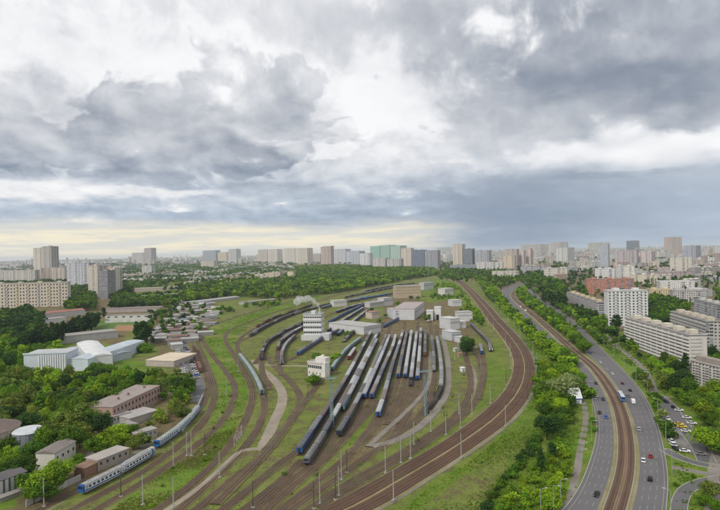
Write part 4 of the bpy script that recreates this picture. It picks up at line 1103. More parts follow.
row_labels(ls, 'slim grey street lamp, {i} from left in {row} of lamps along the avenue', 4)

# overhead lines above the main tracks, sagging between the masts
plain('wire_copper', (0.05, 0.045, 0.04), .6, .1)
for j, (fr, z) in enumerate(((.12, 8.2), (.36, 8.2), (.68, 8.2), (.90, 8.2))):
    p = BL * (1 - fr) + BR * fr; root = empty('overhead_line', (p[0][0], p[0][1], 0)); tag(root, 'thin overhead wire, ' + ORD[j] + ' from the yard side above the curved main line', 'overhead line', 'overhead lines of the main line')
    s_ = arclen(p)
    for nm, dz, sag, r_ in (('contact_wire', -1.6, 0, .035), ('messenger_wire', 0, 1.1, .03)):
        mb = MB()
        for i in range(0, NB - 3, 3):
            a, b = p[i] - p[0], p[i + 3] - p[0]; sa = sag * math.sin(PI * ((s_[i] % 52) / 52)); sb = sag * math.sin(PI * ((s_[i + 3] % 52) / 52))
            mb.bar((*a, z + dz - sa), (*b, z + dz - sb), r_, 0, 4)
        mb.build(nm, 'wire_copper', root)
# ================================================================== buildings
plain('window_glass', (0.045, 0.055, 0.065), .2, .25, .5); plain('roof_felt', (0.16, 0.155, 0.15), .9, .3, .15); plain('housing_paint', (0.55, 0.53, 0.48), .85, .12, .5)
tinted('wall_paint', .85, .2, .2); tinted('roof_paint', .75, .25, .12)
wmb = MB(); wmb.box((-.5, -.04, -.5), (.5, .04, .5)); WINM = wmb.mesh('window', ['window_glass'])
fmb = MB()
for a, b in (((-.56, -.03, -.57), (-.5, .06, .57)), ((.5, -.03, -.57), (.56, .06, .57)), ((-.5, -.03, .5), (.5, .06, .57)), ((-.5, -.03, -.57), (.5, .06, -.5))): fmb.box(a, b)
plain('frame_white', (0.6, 0.6, 0.58), .6, .1)
BLD = []
def shade(c, k): return tuple(min(1, x * k) for x in c)
def place(A, B):
    """root frame: origin at A on the ground, x towards B, y away from the viewer"""
    a = G(*A) if len(A) == 2 else Vector(A); b = G(*B) if len(B) == 2 else Vector(B)
    d = b - a; L = math.hypot(d.x, d.y); return a, L, math.atan2(d.y, d.x)
def block(A, B, vtop, depth, tint, label, cat='apartment block', name='apartment_block', kind='facade_grid', group=None, rt=(0.22, 0.21, 0.2), nh=2, zb=0.0, hpx=None, par=True, h=None, hc=None, plain_wall=False, steps=None):
    a, L, rz = place(A, B)
    hh = h if h else max(4.0, top_z(a, vtop))
    root = empty(name, (a.x, a.y, 0), rz); tag(root, label, cat, group)
    w = MB(); L0_ = L
    poly = [(0, 0), (L, 0), (L, depth), (0, depth)]
    if plain_wall:
        w.prism(poly, 0, hh, 0, tint=(1, 1, 1)); o = color(w.build('wall', 'wall_paint', root), tint)
    else:
        w.prism(poly, 0, hh, 0, tint=tint); o = w.build('wall', kind, root)
    r = MB(); r.box((-.4, -.4, hh), (L + .4, depth + .4, hh + .5), 0); 
    color(r.build('roof', 'roof_paint', root), rt)
    if par:
        p = MB(); t_ = .35; z0, z1 = hh + .5, hh + 1.3
        p.box((-.4, -.4, z0), (L + .4, -.4 + t_, z1)); p.box((-.4, depth + .4 - t_, z0), (L + .4, depth + .4, z1)); p.box((-.4, -.4 + t_, z0), (-.4 + t_, depth + .4 - t_, z1)); p.box((L + .4 - t_, -.4 + t_, z0), (L + .4, depth + .4 - t_, z1))
        color(p.build('parapet', 'wall_paint', root), shade(tint, .92))
    for k in range(nh):
        x = L * (k + .5) / nh; q = MB(); q.box((x - min(3.5, L * .12), depth * .3, hh + .5), (x + min(3.5, L * .12), depth * .75, hh + 3.6)); color(q.build('roof_housing', 'wall_paint', root), hc or shade(tint, 1.02))
    BLD.append(root); return root, L, hh, rz
def windows(root, L, hh, cols, rows, ww=.55, wh=.5, z0=1.5, x0=0.0, x1=None, side=0, depth=0, lim=100, every=1):
    """single windows set 4 cm proud of a facade; side 0 front (y=0), 1 right end (x=L), -1 left end (x=0)"""
    x1 = x1 if x1 is not None else (L if side == 0 else depth)
    dx = (x1 - x0) / cols; dz = (hh - z0) / rows; n = 0; rest = MB()
    for j in range(rows):
        for i in range(cols):
            x = x0 + (i + .5) * dx; z = z0 + (j + .5) * dz
            if n < lim:
                o = link('window', WINM, root); o.scale = (dx * ww, 1, dz * wh)
                if side == 0: o.location = (x, -.03, z)
                else: o.location = (L + .03 if side > 0 else -.03, x, z); o.rotation_euler.z = PI / 2
            else:
                a, b = dx * ww / 2, dz * wh / 2
                if side == 0: rest.box((x - a, -.07, z - b), (x + a, .01, z + b))
                else:
                    X = L if side > 0 else 0; rest.box((X - .07, x - a, z - b), (X + .07, x + a, z + b))
            n += 1
    if rest.v: tag(rest.build('window', 'window_glass', root), kind='stuff')
def bands(root, L, hh, rows, z0, out, hb, tint, side=0, depth=0, name='balcony_parapet', x0=0, x1=None, mat='wall_paint'):
    dz = (hh - z0) / rows; x1 = L if x1 is None else x1
    for j in range(rows):
        m = MB(); z = z0 + j * dz
        if side == 0: m.box((x0, -out, z), (x1, -.02, z + hb * dz))
        else: m.box((L + .02 if side > 0 else -out, x0, z), (L + out if side > 0 else -.02, x1, z + hb * dz))
        color(m.build(name, mat, root), tint)
CREAM = (0.56, 0.50, 0.40); PALE = (0.56, 0.55, 0.53); WHT = (0.66, 0.66, 0.65); PINK = (0.50, 0.40, 0.36); LILAC = (0.34, 0.35, 0.42); TAN = (0.46, 0.36, 0.26); YEL = (0.60, 0.50, 0.30); GR = (0.38, 0.38, 0.38); BRICK = (0.44, 0.20, 0.14)

# ---- near right: white twelve-storey tower
root, L, hh, rz = block((608.5, 326), (648, 326), 291.5, 16, WHT, 'white twelve-storey apartment tower with a grid of windows behind the long panel block', plain_wall=True, nh=2, rt=(.3, .3, .3))
windows(root, L, hh, 10, 12, .42, .5, 1.5)
for xx in (.2, .5, .8): bands(root, L, hh, 12, 2.5, 1.1, .36, (.62, .62, .62), x0=L * (xx - .045), x1=L * (xx + .045), name='balcony')
for k in range(11):
    m = MB(); x = k * L / 10; m.box((x - .25, -.5, 0), (x + .25, -.02, hh)); color(m.build('pilaster', 'wall_paint', root), (.72, .72, .72))
# ---- long nine-storey panel block running towards the viewer
A_, B_ = (625.5, 345), (690, 370)
root, L, hh, rz = block(A_, B_, 318, 13, (0.60, 0.57, 0.54), 'long cream nine-storey panel block with striped balcony bands beside the avenue', plain_wall=True, nh=6, rt=(.17, .16, .165), hc=(.62, .57, .46))
bands(root, L, hh, 9, 1.5, 1.2, .5, (.70, .67, .63))
rec = MB(); windows(root, L, hh, 11, 9, .8, .36, 1.5 + hh / 9 * .25)
bands(root, L, hh, 9, 1.5, .5, .5, (.58, .55, .51), side=1, x0=1.0, x1=9.0, name='end_balcony')
# ---- cluttered balcony block further along
root, L, hh, rz = block((567, 303), (597, 316), 292.5, 13, (0.42, 0.41, 0.42), 'long grey block with cluttered glazed balconies and yellow roof housings', kind='facade_grid', nh=6, rt=(.2, .19, .19), hc=(.58, .48, .30))
bands(root, L, hh, 7, 1.5, 1.0, .42, (.50, .48, .46))
# ---- blocks at the right margin
root, L, hh, rz = block((671, 337), (706, 351), 312, 13, (0.44, 0.42, 0.40), 'brown grey nine-storey block with rows of dark loggias behind tall trees', nh=5, rt=(.19, .18, .18), hc=(.56, .50, .40), kind='facade_grid')
bands(root, L, hh, 8, 1.5, 1.0, .40, (.46, .44, .41))
root, L, hh, rz = block((692, 384), (735, 397), 361, 12, (0.56, 0.53, 0.48), 'pale nine-storey block end with brown roof beside the big round trees', plain_wall=True, nh=5, rt=(.17, .14, .13), hc=(.32, .27, .24))
windows(root, L, hh, 12, 8, .4, .5, 1.5)
for xx in (.08, .32, .58): bands(root, L, hh, 8, 1.5, 1.3, .45, (.5, .47, .45), x0=L * xx, x1=L * (xx + .12), name='balcony')
block((694, 316), (722, 325), 299.5, 12, (.42, .42, .43), 'low grey block with housings on its roof behind the brown grey loggia block', nh=4, hc=(.55, .53, .5))
block((697, 385), (702, 392), 384, 8, BRICK, 'small brick plant room under the trees by the pale block', 'building', 'utility_building', nh=0, h=5) if False else None
# ---- mid right named ones
def quick(u0, u1, vt, vb, dep, tint, label, kind='facade_grid', nh=2, rt=(.3, .29, .28), dv=0.0, cat='apartment block', name='apartment_block', **k):
    return block((u0, vb), (u1, vb + dv), vt, dep, tint, label, cat, name, kind, None, rt, nh, **k)
for (u0, u1, vt, vb, dep, tint, label, kind, nh, rt_) in [
    (587, 634.5, 279.5, 294, 16, BRICK, 'red brick office block with pale columns behind the white tower', 'facade_grid', 3, (.35, .33, .3)),
    (595, 615, 269, 280, 20, WHT, 'white cube block above the red brick office', 'facade_grid', 2, (.4, .4, .4)),
    (616, 624, 266, 282, 18, PALE, 'narrow pale block rising behind the red brick office', 'facade_grid', 1, (.4, .4, .4)),
    (624, 634.5, 266.5, 282, 18, (.70, .68, .62), 'narrow cream block beside the pale one behind the red office', 'facade_grid', 1, (.4, .4, .4)),
    (544, 567.5, 268.5, 281, 20, (.60, .56, .48), 'cream six-storey office with rows of square windows in the mid distance', 'facade_grid', 2, (.3, .3, .3)),
    (660.5, 695, 282, 293, 22, (.68, .66, .63), 'long white hall with high rectangular windows and flat roof', 'facade_grid', 0, (.5, .5, .5)),
    (650, 673, 290, 301, 14, YEL, 'yellow painted five-storey house row below the white hall', 'facade_grid', 2, (.35, .33, .3)),
    (673, 700, 291, 302, 14, (.46, .44, .42), 'grey house row beside the yellow one', 'facade_grid', 2, (.3, .3, .3)),
    (670, 693, 258, 272.5, 30, (.62, .58, .50), 'large cream institute block with plain walls on the hill', 'facade_grid', 0, (.5, .48, .45)),
    (684, 696, 246, 262, 25, LILAC, 'lilac grey tower behind the cream institute', 'facade_grid', 1, (.3, .3, .3)),
    (600, 608.5, 244.5, 269, 20, (.50, .53, .60), 'slim pale blue tower with vertical stripes', 'facade_strip', 1, (.4, .4, .4)),
    (664, 672, 237.5, 255, 40, PINK, 'pinkish tower tallest on the far right skyline', 'facade_grid', 1, (.3, .3, .3)),
    (626.5, 632, 241, 252, 40, (.10, .11, .14), 'unfinished dark tower under a crane on the skyline', 'facade_strip', 0, (.1, .1, .1)),
    (637.5, 651.5, 252, 265.5, 25, (.58, .50, .48), 'white and pink residential tower pair in the far right city', 'facade_grid', 2, (.3, .3, .3)),
    (615, 637, 251, 266, 25, (.42, .38, .38), 'greyish pink broad block in the far right city', 'facade_grid', 3, (.3, .3, .3)),
    (549, 559.5, 242.5, 257, 40, (.50, .47, .44), 'pale beige tower on the skyline above the cream office', 'facade_grid', 1, (.3, .3, .3)),
    (556.5, 568, 248, 262.5, 30, PALE, 'pale stepped tower in front of the beige skyline tower', 'facade_grid', 1, (.3, .3, .3)),
    (588, 601, 243, 253, 50, (.50, .47, .40), 'distant cream double tower beside the slim blue one', 'facade_grid', 2, (.3, .3, .3)),
    (503.5, 514.5, 256, 271, 20, (.64, .54, .40), 'warm cream tower beside the pink block row', 'facade_grid', 1, (.3, .3, .3)),
    (505.5, 517, 249.5, 268, 22, (.50, .41, .38), 'rosy tower block, first of three joined in a row', 'facade_grid', 1, (.3, .3, .3)),
    (517.5, 524, 250.5, 267.5, 22, (.56, .48, .44), 'rosy tower block, second of three joined in a row', 'facade_grid', 1, (.3, .3, .3)),
    (524.5, 531, 249, 267, 22, (.52, .44, .40), 'rosy tower block, third of three joined in a row', 'facade_grid', 1, (.3, .3, .3)),
    (521, 541, 245, 256, 50, (.48, .44, .38), 'beige cluster of distant flats behind the rosy blocks', 'facade_grid', 3, (.3, .3, .3)),
    (476.5, 503, 262.5, 271, 22, (.62, .60, .57), 'long low white building among the trees past the line bend', 'facade_grid', 0, (.5, .5, .5)),
    (492, 518, 271.5, 278, 20, (.60, .56, .48), 'long low cream building with flat roof above the distant avenue', 'facade_grid', 0, (.45, .44, .4)),
    (463, 472.5, 249, 266, 22, (.17, .19, .23), 'dark blue grey tower with balconies, first of the dark pair', 'facade_strip', 1, (.2, .2, .2)),
    (475, 489, 250.8, 266, 22, (.36, .37, .41), 'grey stepped tower beside the dark blue grey one', 'facade_grid', 2, (.3, .3, .3)),
    (453, 462.5, 244.5, 266, 25, (.54, .47, .40), 'beige tower standing above the line bend', 'facade_grid', 1, (.3, .3, .3)),
    (450, 476, 265.2, 270, 20, (.30, .33, .37), 'long low grey glass building below the dark pair of towers', 'facade_strip', 0, (.5, .5, .5)),
    (437, 452.5, 247.8, 256, 40, (.44, .43, .42), 'distant grey flats between the lilac slab and the beige tower', 'facade_grid', 3, (.3, .3, .3)),
    (412, 424.5, 250.3, 268, 20, (.18, .21, .29), 'dark blue grey slab tower beside the green glass towers', 'facade_strip', 2, (.2, .2, .2)),
    (425, 438, 250.8, 268, 20, (.33, .33, .38), 'lilac grey slab with vertical stripes beside the dark slab', 'facade_grid', 2, (.3, .3, .3)),
    (401.5, 411.5, 248.5, 266, 22, (.58, .49, .41), 'cream tower pair between the green glass and dark slabs', 'facade_grid', 2, (.3, .3, .3)),
    (370.5, 380, 246.5, 264, 25, (.30, .52, .44), 'green glass tower, first of three', 'facade_strip', 1, (.4, .5, .45)),
    (380.5, 390, 245.5, 264, 25, (.33, .50, .44), 'green glass tower, tallest and second of three', 'facade_strip', 1, (.4, .5, .45)),
    (390.5, 400.5, 246, 264, 25, (.42, .55, .50), 'green glass tower, third of three and palest', 'facade_strip', 1, (.4, .5, .45)),
    (373, 386, 258.3, 269, 20, (.56, .53, .49), 'cream block before the green glass towers, first of two', 'facade_grid', 1, (.3, .3, .3)),
    (387, 401, 259, 269, 20, (.50, .49, .46), 'cream block before the green glass towers, second of two', 'facade_grid', 1, (.3, .3, .3)),
    (360, 370, 253.5, 266, 22, (.58, .58, .60), 'white stepped block beside the green glass towers', 'facade_grid', 1, (.3, .3, .3)),
    (346.5, 359.5, 251.5, 264, 22, (.46, .48, .54), 'pale blue grey block, second of two past the round-topped tan tower', 'facade_grid', 2, (.3, .3, .3)),
    (332.5, 345.5, 249.5, 263.5, 22, (.54, .54, .58), 'whitish block, first of two past the round-topped tan tower', 'facade_grid', 2, (.3, .3, .3)),
    (321, 331.3, 247, 266, 20, (.46, .36, .32), 'tan tower with rounded top in the middle of the skyline', 'facade_grid', 0, (.3, .3, .3)),
    (308, 320, 254, 263, 22, (.50, .42, .40), 'low pinkish flats before the round-topped tan tower', 'facade_grid', 1, (.3, .3, .3)),
    (283, 295, 248.8, 264, 22, (.62, .56, .50), 'cream slab with rosy bands, first half of a joined pair', 'facade_grid', 2, (.3, .3, .3)),
    (295.5, 307.5, 248.5, 264, 22, (.60, .53, .46), 'cream slab with rosy bands, second half of a joined pair', 'facade_grid', 2, (.3, .3, .3)),
    (258, 267.5, 249.8, 262.5, 22, (.52, .45, .38), 'tan and white block, first of the pair before the cream slabs', 'facade_grid', 1, (.3, .3, .3)),
    (268, 277.5, 249.5, 262.5, 22, (.58, .53, .48), 'white and tan block, second of the pair before the cream slabs', 'facade_grid', 1, (.3, .3, .3)),
    (228.5, 236.5, 249.5, 263, 20, (.48, .46, .47), 'pale tower with round head beside the tan cube', 'facade_grid', 0, (.3, .3, .3)),
    (218, 226.5, 252.5, 262, 20, (.58, .48, .34), 'tan cube block beside the pale round-headed tower', 'facade_grid', 1, (.3, .3, .3)),
    (203, 216, 250.8, 262, 22, (.32, .34, .38), 'grey slab with dark windows on the left skyline', 'facade_strip', 2, (.3, .3, .3)),
    (201, 214, 261, 268, 22, (.58, .52, .42), 'low cream block below the grey slab', 'facade_grid', 1, (.3, .3, .3)),
    (144.5, 151.5, 248.3, 264, 22, (.38, .32, .31), 'dark tan narrow tower on the left skyline', 'facade_grid', 1, (.3, .3, .3)),
    (132, 144, 253, 264, 25, (.46, .42, .41), 'pinkish stepped block beside the dark tan narrow tower', 'facade_grid', 2, (.3, .3, .3)),
    (34, 43, 248.5, 283, 22, (.62, .56, .48), 'tall cream tower half, lower shoulder of the big tower on the left', 'facade_grid', 1, (.3, .3, .3)),
    (43, 52, 246.8, 283, 22, (.46, .42, .38), 'tall tan tower half, top of the big tower on the left', 'facade_grid', 1, (.15, .15, .16)),
    (42, 65, 268, 283, 18, (.58, .50, .42), 'broad cream block at the foot of the big tower', 'facade_grid', 2, (.3, .3, .3)),
    (67, 89, 263.5, 287, 18, (.52, .53, .57), 'pale blue grey stepped block before the cream and dark one', 'facade_grid', 2, (.3, .3, .3)),
    (88.5, 98, 266, 297, 18, (.60, .54, .46), 'cream corner tower with dark recess, first wing', 'facade_grid', 1, (.3, .3, .3)),
    (98.5, 108, 271, 299, 18, (.30, .29, .30), 'dark glazed middle wing between cream corner wings', 'facade_strip', 1, (.3, .3, .3)),
    (108.5, 115, 269, 297, 18, (.66, .60, .50), 'cream corner tower wing beside the dark glazed one', 'facade_grid', 1, (.3, .3, .3)),
    (-20, 35, 271, 284, 14, (.56, .53, .48), 'long pale slab of flats in the second row at the margin', 'facade_grid', 4, (.3, .3, .3)),
    (142, 152, 265.8, 274, 18, (.52, .50, .49), 'small white block among trees below the tan tower', 'facade_grid', 1, (.4, .4, .4)),
    (265, 280, 273, 280, 16, (.58, .48, .38), 'orange tinted low house among the forest trees', 'facade_grid', 0, (.4, .3, .25)),
    (287.5, 293, 272, 280, 12, (.68, .60, .40), 'small cream yellow house at the forest edge', 'facade_grid', 0, (.5, .4, .3)),
]:
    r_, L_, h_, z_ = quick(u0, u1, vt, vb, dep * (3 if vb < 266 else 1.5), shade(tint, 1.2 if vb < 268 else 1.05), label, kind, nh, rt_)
    if 'round' in label and 'beside' not in label and 'past' not in label and 'before' not in label or label.startswith('pale tower with round'):
        m = MB(); n_ = 10; D_ = dep * 3
        m.extrude_x([(D_ * .1, h_ + .5), (D_ * .9, h_ + .5), (D_ * .75, h_ + 6), (D_ * .25, h_ + 6)], L_ * .12, L_ * .88); color(m.build('roof_crown', 'wall_paint', r_), shade(tint, .9))
# left: long cream nine-storey slab
root, L, hh, rz = block((-30, 309), (68, 306), 285, 15, (0.58, 0.52, 0.43), 'long cream and yellow nine-storey slab of flats at the left margin', plain_wall=True, nh=5, rt=(.3, .3, .32))
windows(root, L, hh, 32, 7, .42, .48, 1.0)
for k in range(9): bands(root, L, hh, 7, 1.5, 1.1, .38, [(.40, .42, .46), (.62, .50, .33), (.55, .46, .38)][k % 3], x0=L * (.03 + k * .109), x1=L * (.055 + k * .109), name='balcony')
# low buildings on the left
def shed(A, B, dep, h, wt, rt_, label, name='shed', cat='shed', group=None, gable=0.0, gaxis='x'):
    a, L, rz = place(A, B); root = empty(name, (a.x, a.y, 0), rz); tag(root, label, cat, group)
    w = MB(); w.prism([(0, 0), (L, 0), (L, dep), (0, dep)], 0, h); color(w.build('wall', 'wall_paint', root), wt)
    r = MB(); e = .35
    if gable:
        r.extrude_x([(-e, h - .02), (dep + e, h - .02), (dep + e, h + .15), (dep / 2, h + gable + .15), (-e, h + .15)], -e, L + e)
    else: r.box((-e, -e, h), (L + e, dep + e, h + .35))
    color(r.build('roof', 'roof_paint', root), rt_)
    return root, L
def doors(root, L, n, w, h, c=(.2, .2, .21), name='door'):
    for k in range(n):
        x = L * (k + .5) / n; m = MB(); m.box((x - w / 2, -.08, 0), (x + w / 2, -.01, h)); color(m.build(name, 'wall_paint', root), c)
for (A, B, dep, h, wt, rt_, label, gb, nw) in [
    ((38, 320), (85, 315), 22, 9, (.5, .48, .46), (.36, .16, .12), 'low building with weathered red roof before the cream slab', 2, 0),
    ((38, 325), (66, 322), 14, 7, (.60, .59, .57), (.42, .40, .38), 'pale flat shed beneath the red roofed building', 0, 0),
    ((105, 321), (150, 320), 12, 8, (.60, .58, .55), (.30, .26, .25), 'long white walled hall facing the sports field', 0, 6),
    ((103, 313), (160, 311), 30, 6, (.4, .35, .33), (.26, .20, .19), 'brown roofed low hall behind the white walled one', 0, 0),
    ((132, 302), (180, 299), 16, 12, (.62, .56, .44), (.36, .34, .26), 'long cream low block with olive roof before the forest', 0, 14),
    ((135, 292), (178, 290), 14, 9, (.48, .42, .36), (.42, .38, .30), 'long tan roofed building behind the cream low block', 1.5, 0),
    ((200, 304), (240, 299), 26, 5, (.4, .38, .37), (.40, .39, .38), 'long grey open warehouse roof at the forest edge', 1, 0),
    ((244, 305), (276, 301.5), 16, 5, (.4, .38, .37), (.33, .31, .30), 'second grey warehouse roof past the first at the forest edge', 1, 0),
    ((222, 277), (250, 275.5), 30, 8, (.5, .44, .38), (.46, .40, .34), 'tan roofed factory hall amid the far trees', 1.5, 0),
    ((190, 284), (225, 281), 26, 7, (.5, .46, .42), (.46, .42, .36), 'pale roofed factory hall nearer than the tan one', 1.5, 0),
    ((53, 345), (118, 337.5), 24, 8, (.42, .41, .40), (.34, .32, .29), 'long grey flat roofed workshop behind the blue halls', 0, 0),
    ((146, 366), (174, 367), 36, 5, (.45, .4, .36), (.66, .56, .42), 'low workshop with broad cream roof beside the parking street', 0, 0),
    ((171.5, 350), (183, 349), 14, 5, (.35, .34, .33), (.50, .49, .47), 'small shelter with grey roof at the head of the parking street', 0, 0),
]:
    r_, L_ = shed(A, B, dep, h, wt, rt_, label, 'industrial_building', 'industrial building', None, gb)
    if nw: windows(r_, L_, h, nw, 1, .4, .35, h * .4)
# light blue columned hall
root, L = shed((24, 374), (66.5, 372), 26, 15.5, (.54, .59, .64), (.50, .51, .51), 'pale blue columned hall with white pilasters above the grove', 'industrial_building', 'industrial hall', None, 0)
for k in range(12):
    m = MB(); x = L * (.36 + .64 * k / 11.5); m.box((x - .55, -.7, 0), (x + .55, -.02, 14.8)); color(m.build('pilaster', 'wall_paint', root), (.68, .70, .72))
windows(root, L, 15, 11, 2, .5, .62, 1.0, x0=L * .38, x1=L)
m = MB(); m.box((-.5, -.6, 15.9), (L + .5, -.2, 17.2)); color(m.build('parapet', 'wall_paint', root), (.60, .66, .72))
def vault(A, B, dep, h, rise, wt, rc, label):
    a, L, rz = place(A, B); root = empty('industrial_building', (a.x, a.y, 0), rz); tag(root, label, 'industrial hall')
    w = MB(); w.prism([(0, 0), (L, 0), (L, dep), (0, dep)], 0, h); color(w.build('wall', 'wall_paint', root), wt)
    r = MB(); n = 10; pr = [(L * (k / n), h + rise * math.sin(PI * k / n)) for k in range(n + 1)]
    for k in range(n): r.face([(pr[k][0], -.3, pr[k][1]), (pr[k + 1][0], -.3, pr[k + 1][1]), (pr[k + 1][0], dep + .3, pr[k + 1][1]), (pr[k][0], dep + .3, pr[k][1])])
    r.face([(x, -.28, z) for x, z in pr]); r.face([(x, dep + .28, z) for x, z in reversed(pr)])
    color(r.build('roof', 'roof_paint', root), rc); return root, L
vault((67, 371), (88, 371), 95, 10, 1.0, (.55, .62, .66), (.50, .56, .60), 'pale blue hall with shallow curved roof joined to the columned hall')
vault((88.5, 369), (113, 366), 95, 10, 1.6, (.62, .63, .64), (.68, .68, .68), 'white hall with curved roof beside the pale blue one')
vault((113.5, 362), (132, 358), 75, 6, 1.5, (.42, .46, .50), (.40, .45, .49), 'low grey blue shed beside the white curved roof')
# pale pink brick building
root, L = shed((113, 424), (160, 400), 17, 9.5, (.44, .30, .25), (.34, .29, .26), 'pale pink two-storey brick building with patched roof beside the service street', 'brick_building', 'brick building', None, 0)
windows(root, L, 9, 14, 2, .35, .45, .8)
for x in (.3, .5, .85): m = MB(); m.box((L * x - .5, 6, 9.8), (L * x + .5, 7, 11.2)); color(m.build('chimney', 'wall_paint', root), (.25, .13, .10))
# silo
P = G(29, 446); root = empty('storage_tank', (P.x, P.y, 0)); tag(root, 'squat grey cylindrical storage tank with white lid beside the curved building', 'storage tank')
m = MB(); m.bar((0, 0, 0), (0, 0, 8), 7.2, 0, 28); color(m.build('tank_wall', 'wall_paint', root, smooth=False), (.24, .26, .30))
m = MB(); m.bar((0, 0, 8), (0, 0, 8.9), 7.5, 0, 28, 6.2); color(m.build('lid', 'roof_paint', root), (.58, .60, .61))
for k in range(12):
    a = 2 * PI * k / 12; m = MB(); m.bar((7.3 * math.cos(a), 7.3 * math.sin(a), 0), (7.3 * math.cos(a), 7.3 * math.sin(a), 8), .16, 0, 4); color(m.build('rib', 'wall_paint', root), (.3, .32, .35))
# curved concrete building at left margin
P = G(-14, 447); root = empty('concrete_building', (P.x, P.y, 0)); tag(root, 'rounded concrete building with dark sloping roof cut by the left margin', 'building')
m = MB(); poly = [(15 * math.cos(t), 15 * math.sin(t)) for t in np.linspace(0, 2 * PI, 30)[:-1]]; m.prism(poly, 0, 9.5); color(m.build('wall', 'wall_paint', root), (.44, .38, .31))
m = MB(); m.bar((0, 0, 9.5), (0, 0, 13.5), 15.6, 0, 28, 4.5); color(m.build('roof', 'roof_paint', root), (.20, .15, .13))
for k in range(14):
    a = -PI * .95 + k * PI / 14; q = MB(); c, s_ = math.cos(a), math.sin(a); q.bar((15.1 * c, 15.1 * s_, 0), (15.1 * c, 15.1 * s_, 9.4), .35, 0, 4); color(q.build('pilaster', 'wall_paint', root), (.52, .46, .39))
# long shed with white piers, bottom left
root, L = shed((-25, 507), (27, 487), 9, 6.5, (.13, .145, .17), (.13, .12, .12), 'long dark shed with white piers at the lower left corner', 'industrial_building', 'shed', None, .8)
for k in range(9):
    m = MB(); x = L * (k + .3) / 9; m.box((x - .6, -.5, 0), (x + .6, -.02, 6.3)); color(m.build('pier', 'wall_paint', root), (.58, .57, .53))
# white-ended building
root, L = shed((55, 470), (76, 457), 9, 7.5, (.60, .58, .52), (.24, .21, .19), 'low building with bright white end wall among the grove trees', 'industrial_building', 'building', None, 1.2)
windows(root, L, 7, 4, 1, .3, .3, 2.5)
# low sheds and ruins between grove and tracks
for (A, B, dep, h, wt, rt_, label, gb) in [
    ((98, 472), (129, 459), 8, 5.0, (.38, .33, .28), (.42, .38, .34), 'half ruined concrete shed beside the commuter train', 0),
    ((113, 425), (131, 420), 10, 4.5, (.56, .55, .52), (.36, .34, .33), 'small white walled shed below the pink brick building', 0),
    ((130, 426), (158, 417), 13, 4, (.42, .38, .35), (.42, .39, .37), 'grey flat shed with pale roof beside the small white one', 0),
    ((122, 437), (138, 432), 9, 4.5, (.40, .38, .36), (.33, .31, .30), 'small dark grey shed below the flat pale roofed shed', 0),
    ((136, 443), (157, 437), 6, 4.4, (.42, .40, .37), (.38, .35, .32), 'grey concrete shed where the two commuter trains pass', 0),
    ((85, 478), (97, 472), 6, 4, (.30, .17, .12), (.28, .17, .12), 'small brick red shed near the nose of the commuter train', 0),
    ((0, 503), (30, 492), 3, 1.6, (.34, .31, .28), (.35, .32, .3), 'low concrete plinth along the dark shed with white piers', 0)]:
    r_, L_ = shed(A, B, dep, h, wt, rt_, label, 'shed', 'shed', None, gb); windows(r_, L_, h, 5, 1, .3, .35, h * .3) if h > 4.2 else None
# concrete wall beside the track
def wall_px(pts, h, c, label, th=.3, name='concrete_wall', cat='wall'):
    p = path_px(pts, 0, 6.0); root = empty(name, (p[0][0], p[0][1], 0)); tag(root, label, cat)
    for i in range(len(p) - 1):
        a, b = Vector(p[i]) - Vector(p[0]), Vector(p[i + 1]) - Vector(p[0]); d = (b - a).normalized(); n = Vector((-d.y, d.x)) * th / 2; b = b - d * .12
        m = MB(); m.prism([tuple(a - n), tuple(b - n), tuple(b + n), tuple(a + n)], 0, h); color(m.build('panel', 'wall_paint', root), shade(c, random.uniform(.85, 1.1)))
wall_px([(26, 507), (45, 497), (62, 488), (81, 480)], 2.6, (.50, .47, .43), 'pale concrete panel wall leading to the commuter train nose')
wall_px([(182, 432), (192, 420), (199, 406), (203, 397)], 2.2, (.50, .54, .55), 'pale blue wall beside the bend of the teal commuter train')
wall_px([(105, 323), (128, 322), (150, 322)], 3.0, (.58, .57, .55), 'white wall bordering the sports field')
# ---- depot
root, L, hh, rz = block((303.7, 340), (321.5, 340), 315, 17, (.62, .62, .62), 'white four-storey depot tower with window bands and steam rising from its roof', 'depot tower', 'depot_building', plain_wall=True, nh=1, rt=(.24, .30, .26))
bands(root, L, hh, 4, 4, .5, .42, (.72, .72, .72), name='floor_band')
windows(root, L, hh, 8, 4, .8, .34, 5.5); windows(root, L, hh, 5, 4, .5, .3, 5.5, side=1, depth=17)
m = MB(); m.box((L, -3, 0), (L + 9, 12, 7)); m.box((-2, -4, 0), (L, -.6, 6)); color(m.build('annex', 'wall_paint', root), (.56, .56, .57))
m = MB(); m.bar((L - 3, 8, hh), (L - 3, 8, hh + 7), .9, 0, 10, .7); m.build('chimney', 'pale_concrete', root); CH_TOP = root.location.copy(); CH_L = L; CH_H = hh; CH_RZ = rz
# signal box
root, L, hh, rz = block((308, 376), (322, 378), 362.5, 9, (.66, .63, .58), 'white stepped two-storey signal box beside round trees in the yard', 'signal box', 'signal_box', plain_wall=True, nh=0, rt=(.5, .48, .44))
windows(root, L, hh, 7, 1, .75, .42, hh * .5); windows(root, L, hh * .5, 4, 1, .22, .35, .8)
m = MB(); m.box((L * .45, 2, hh + .5), (L + 2, 8, hh + 4.5)); m.box((L, 0, 0), (L + 3, 6, hh + 1)); color(m.build('upper_storey', 'wall_paint', root), (.68, .66, .62))
m = MB(); m.bar((L * .8, 5, hh + 4.5), (L * .8, 5, hh + 6), 1.5, 0, 10); color(m.build('water_tank', 'wall_paint', root), (.7, .66, .52))
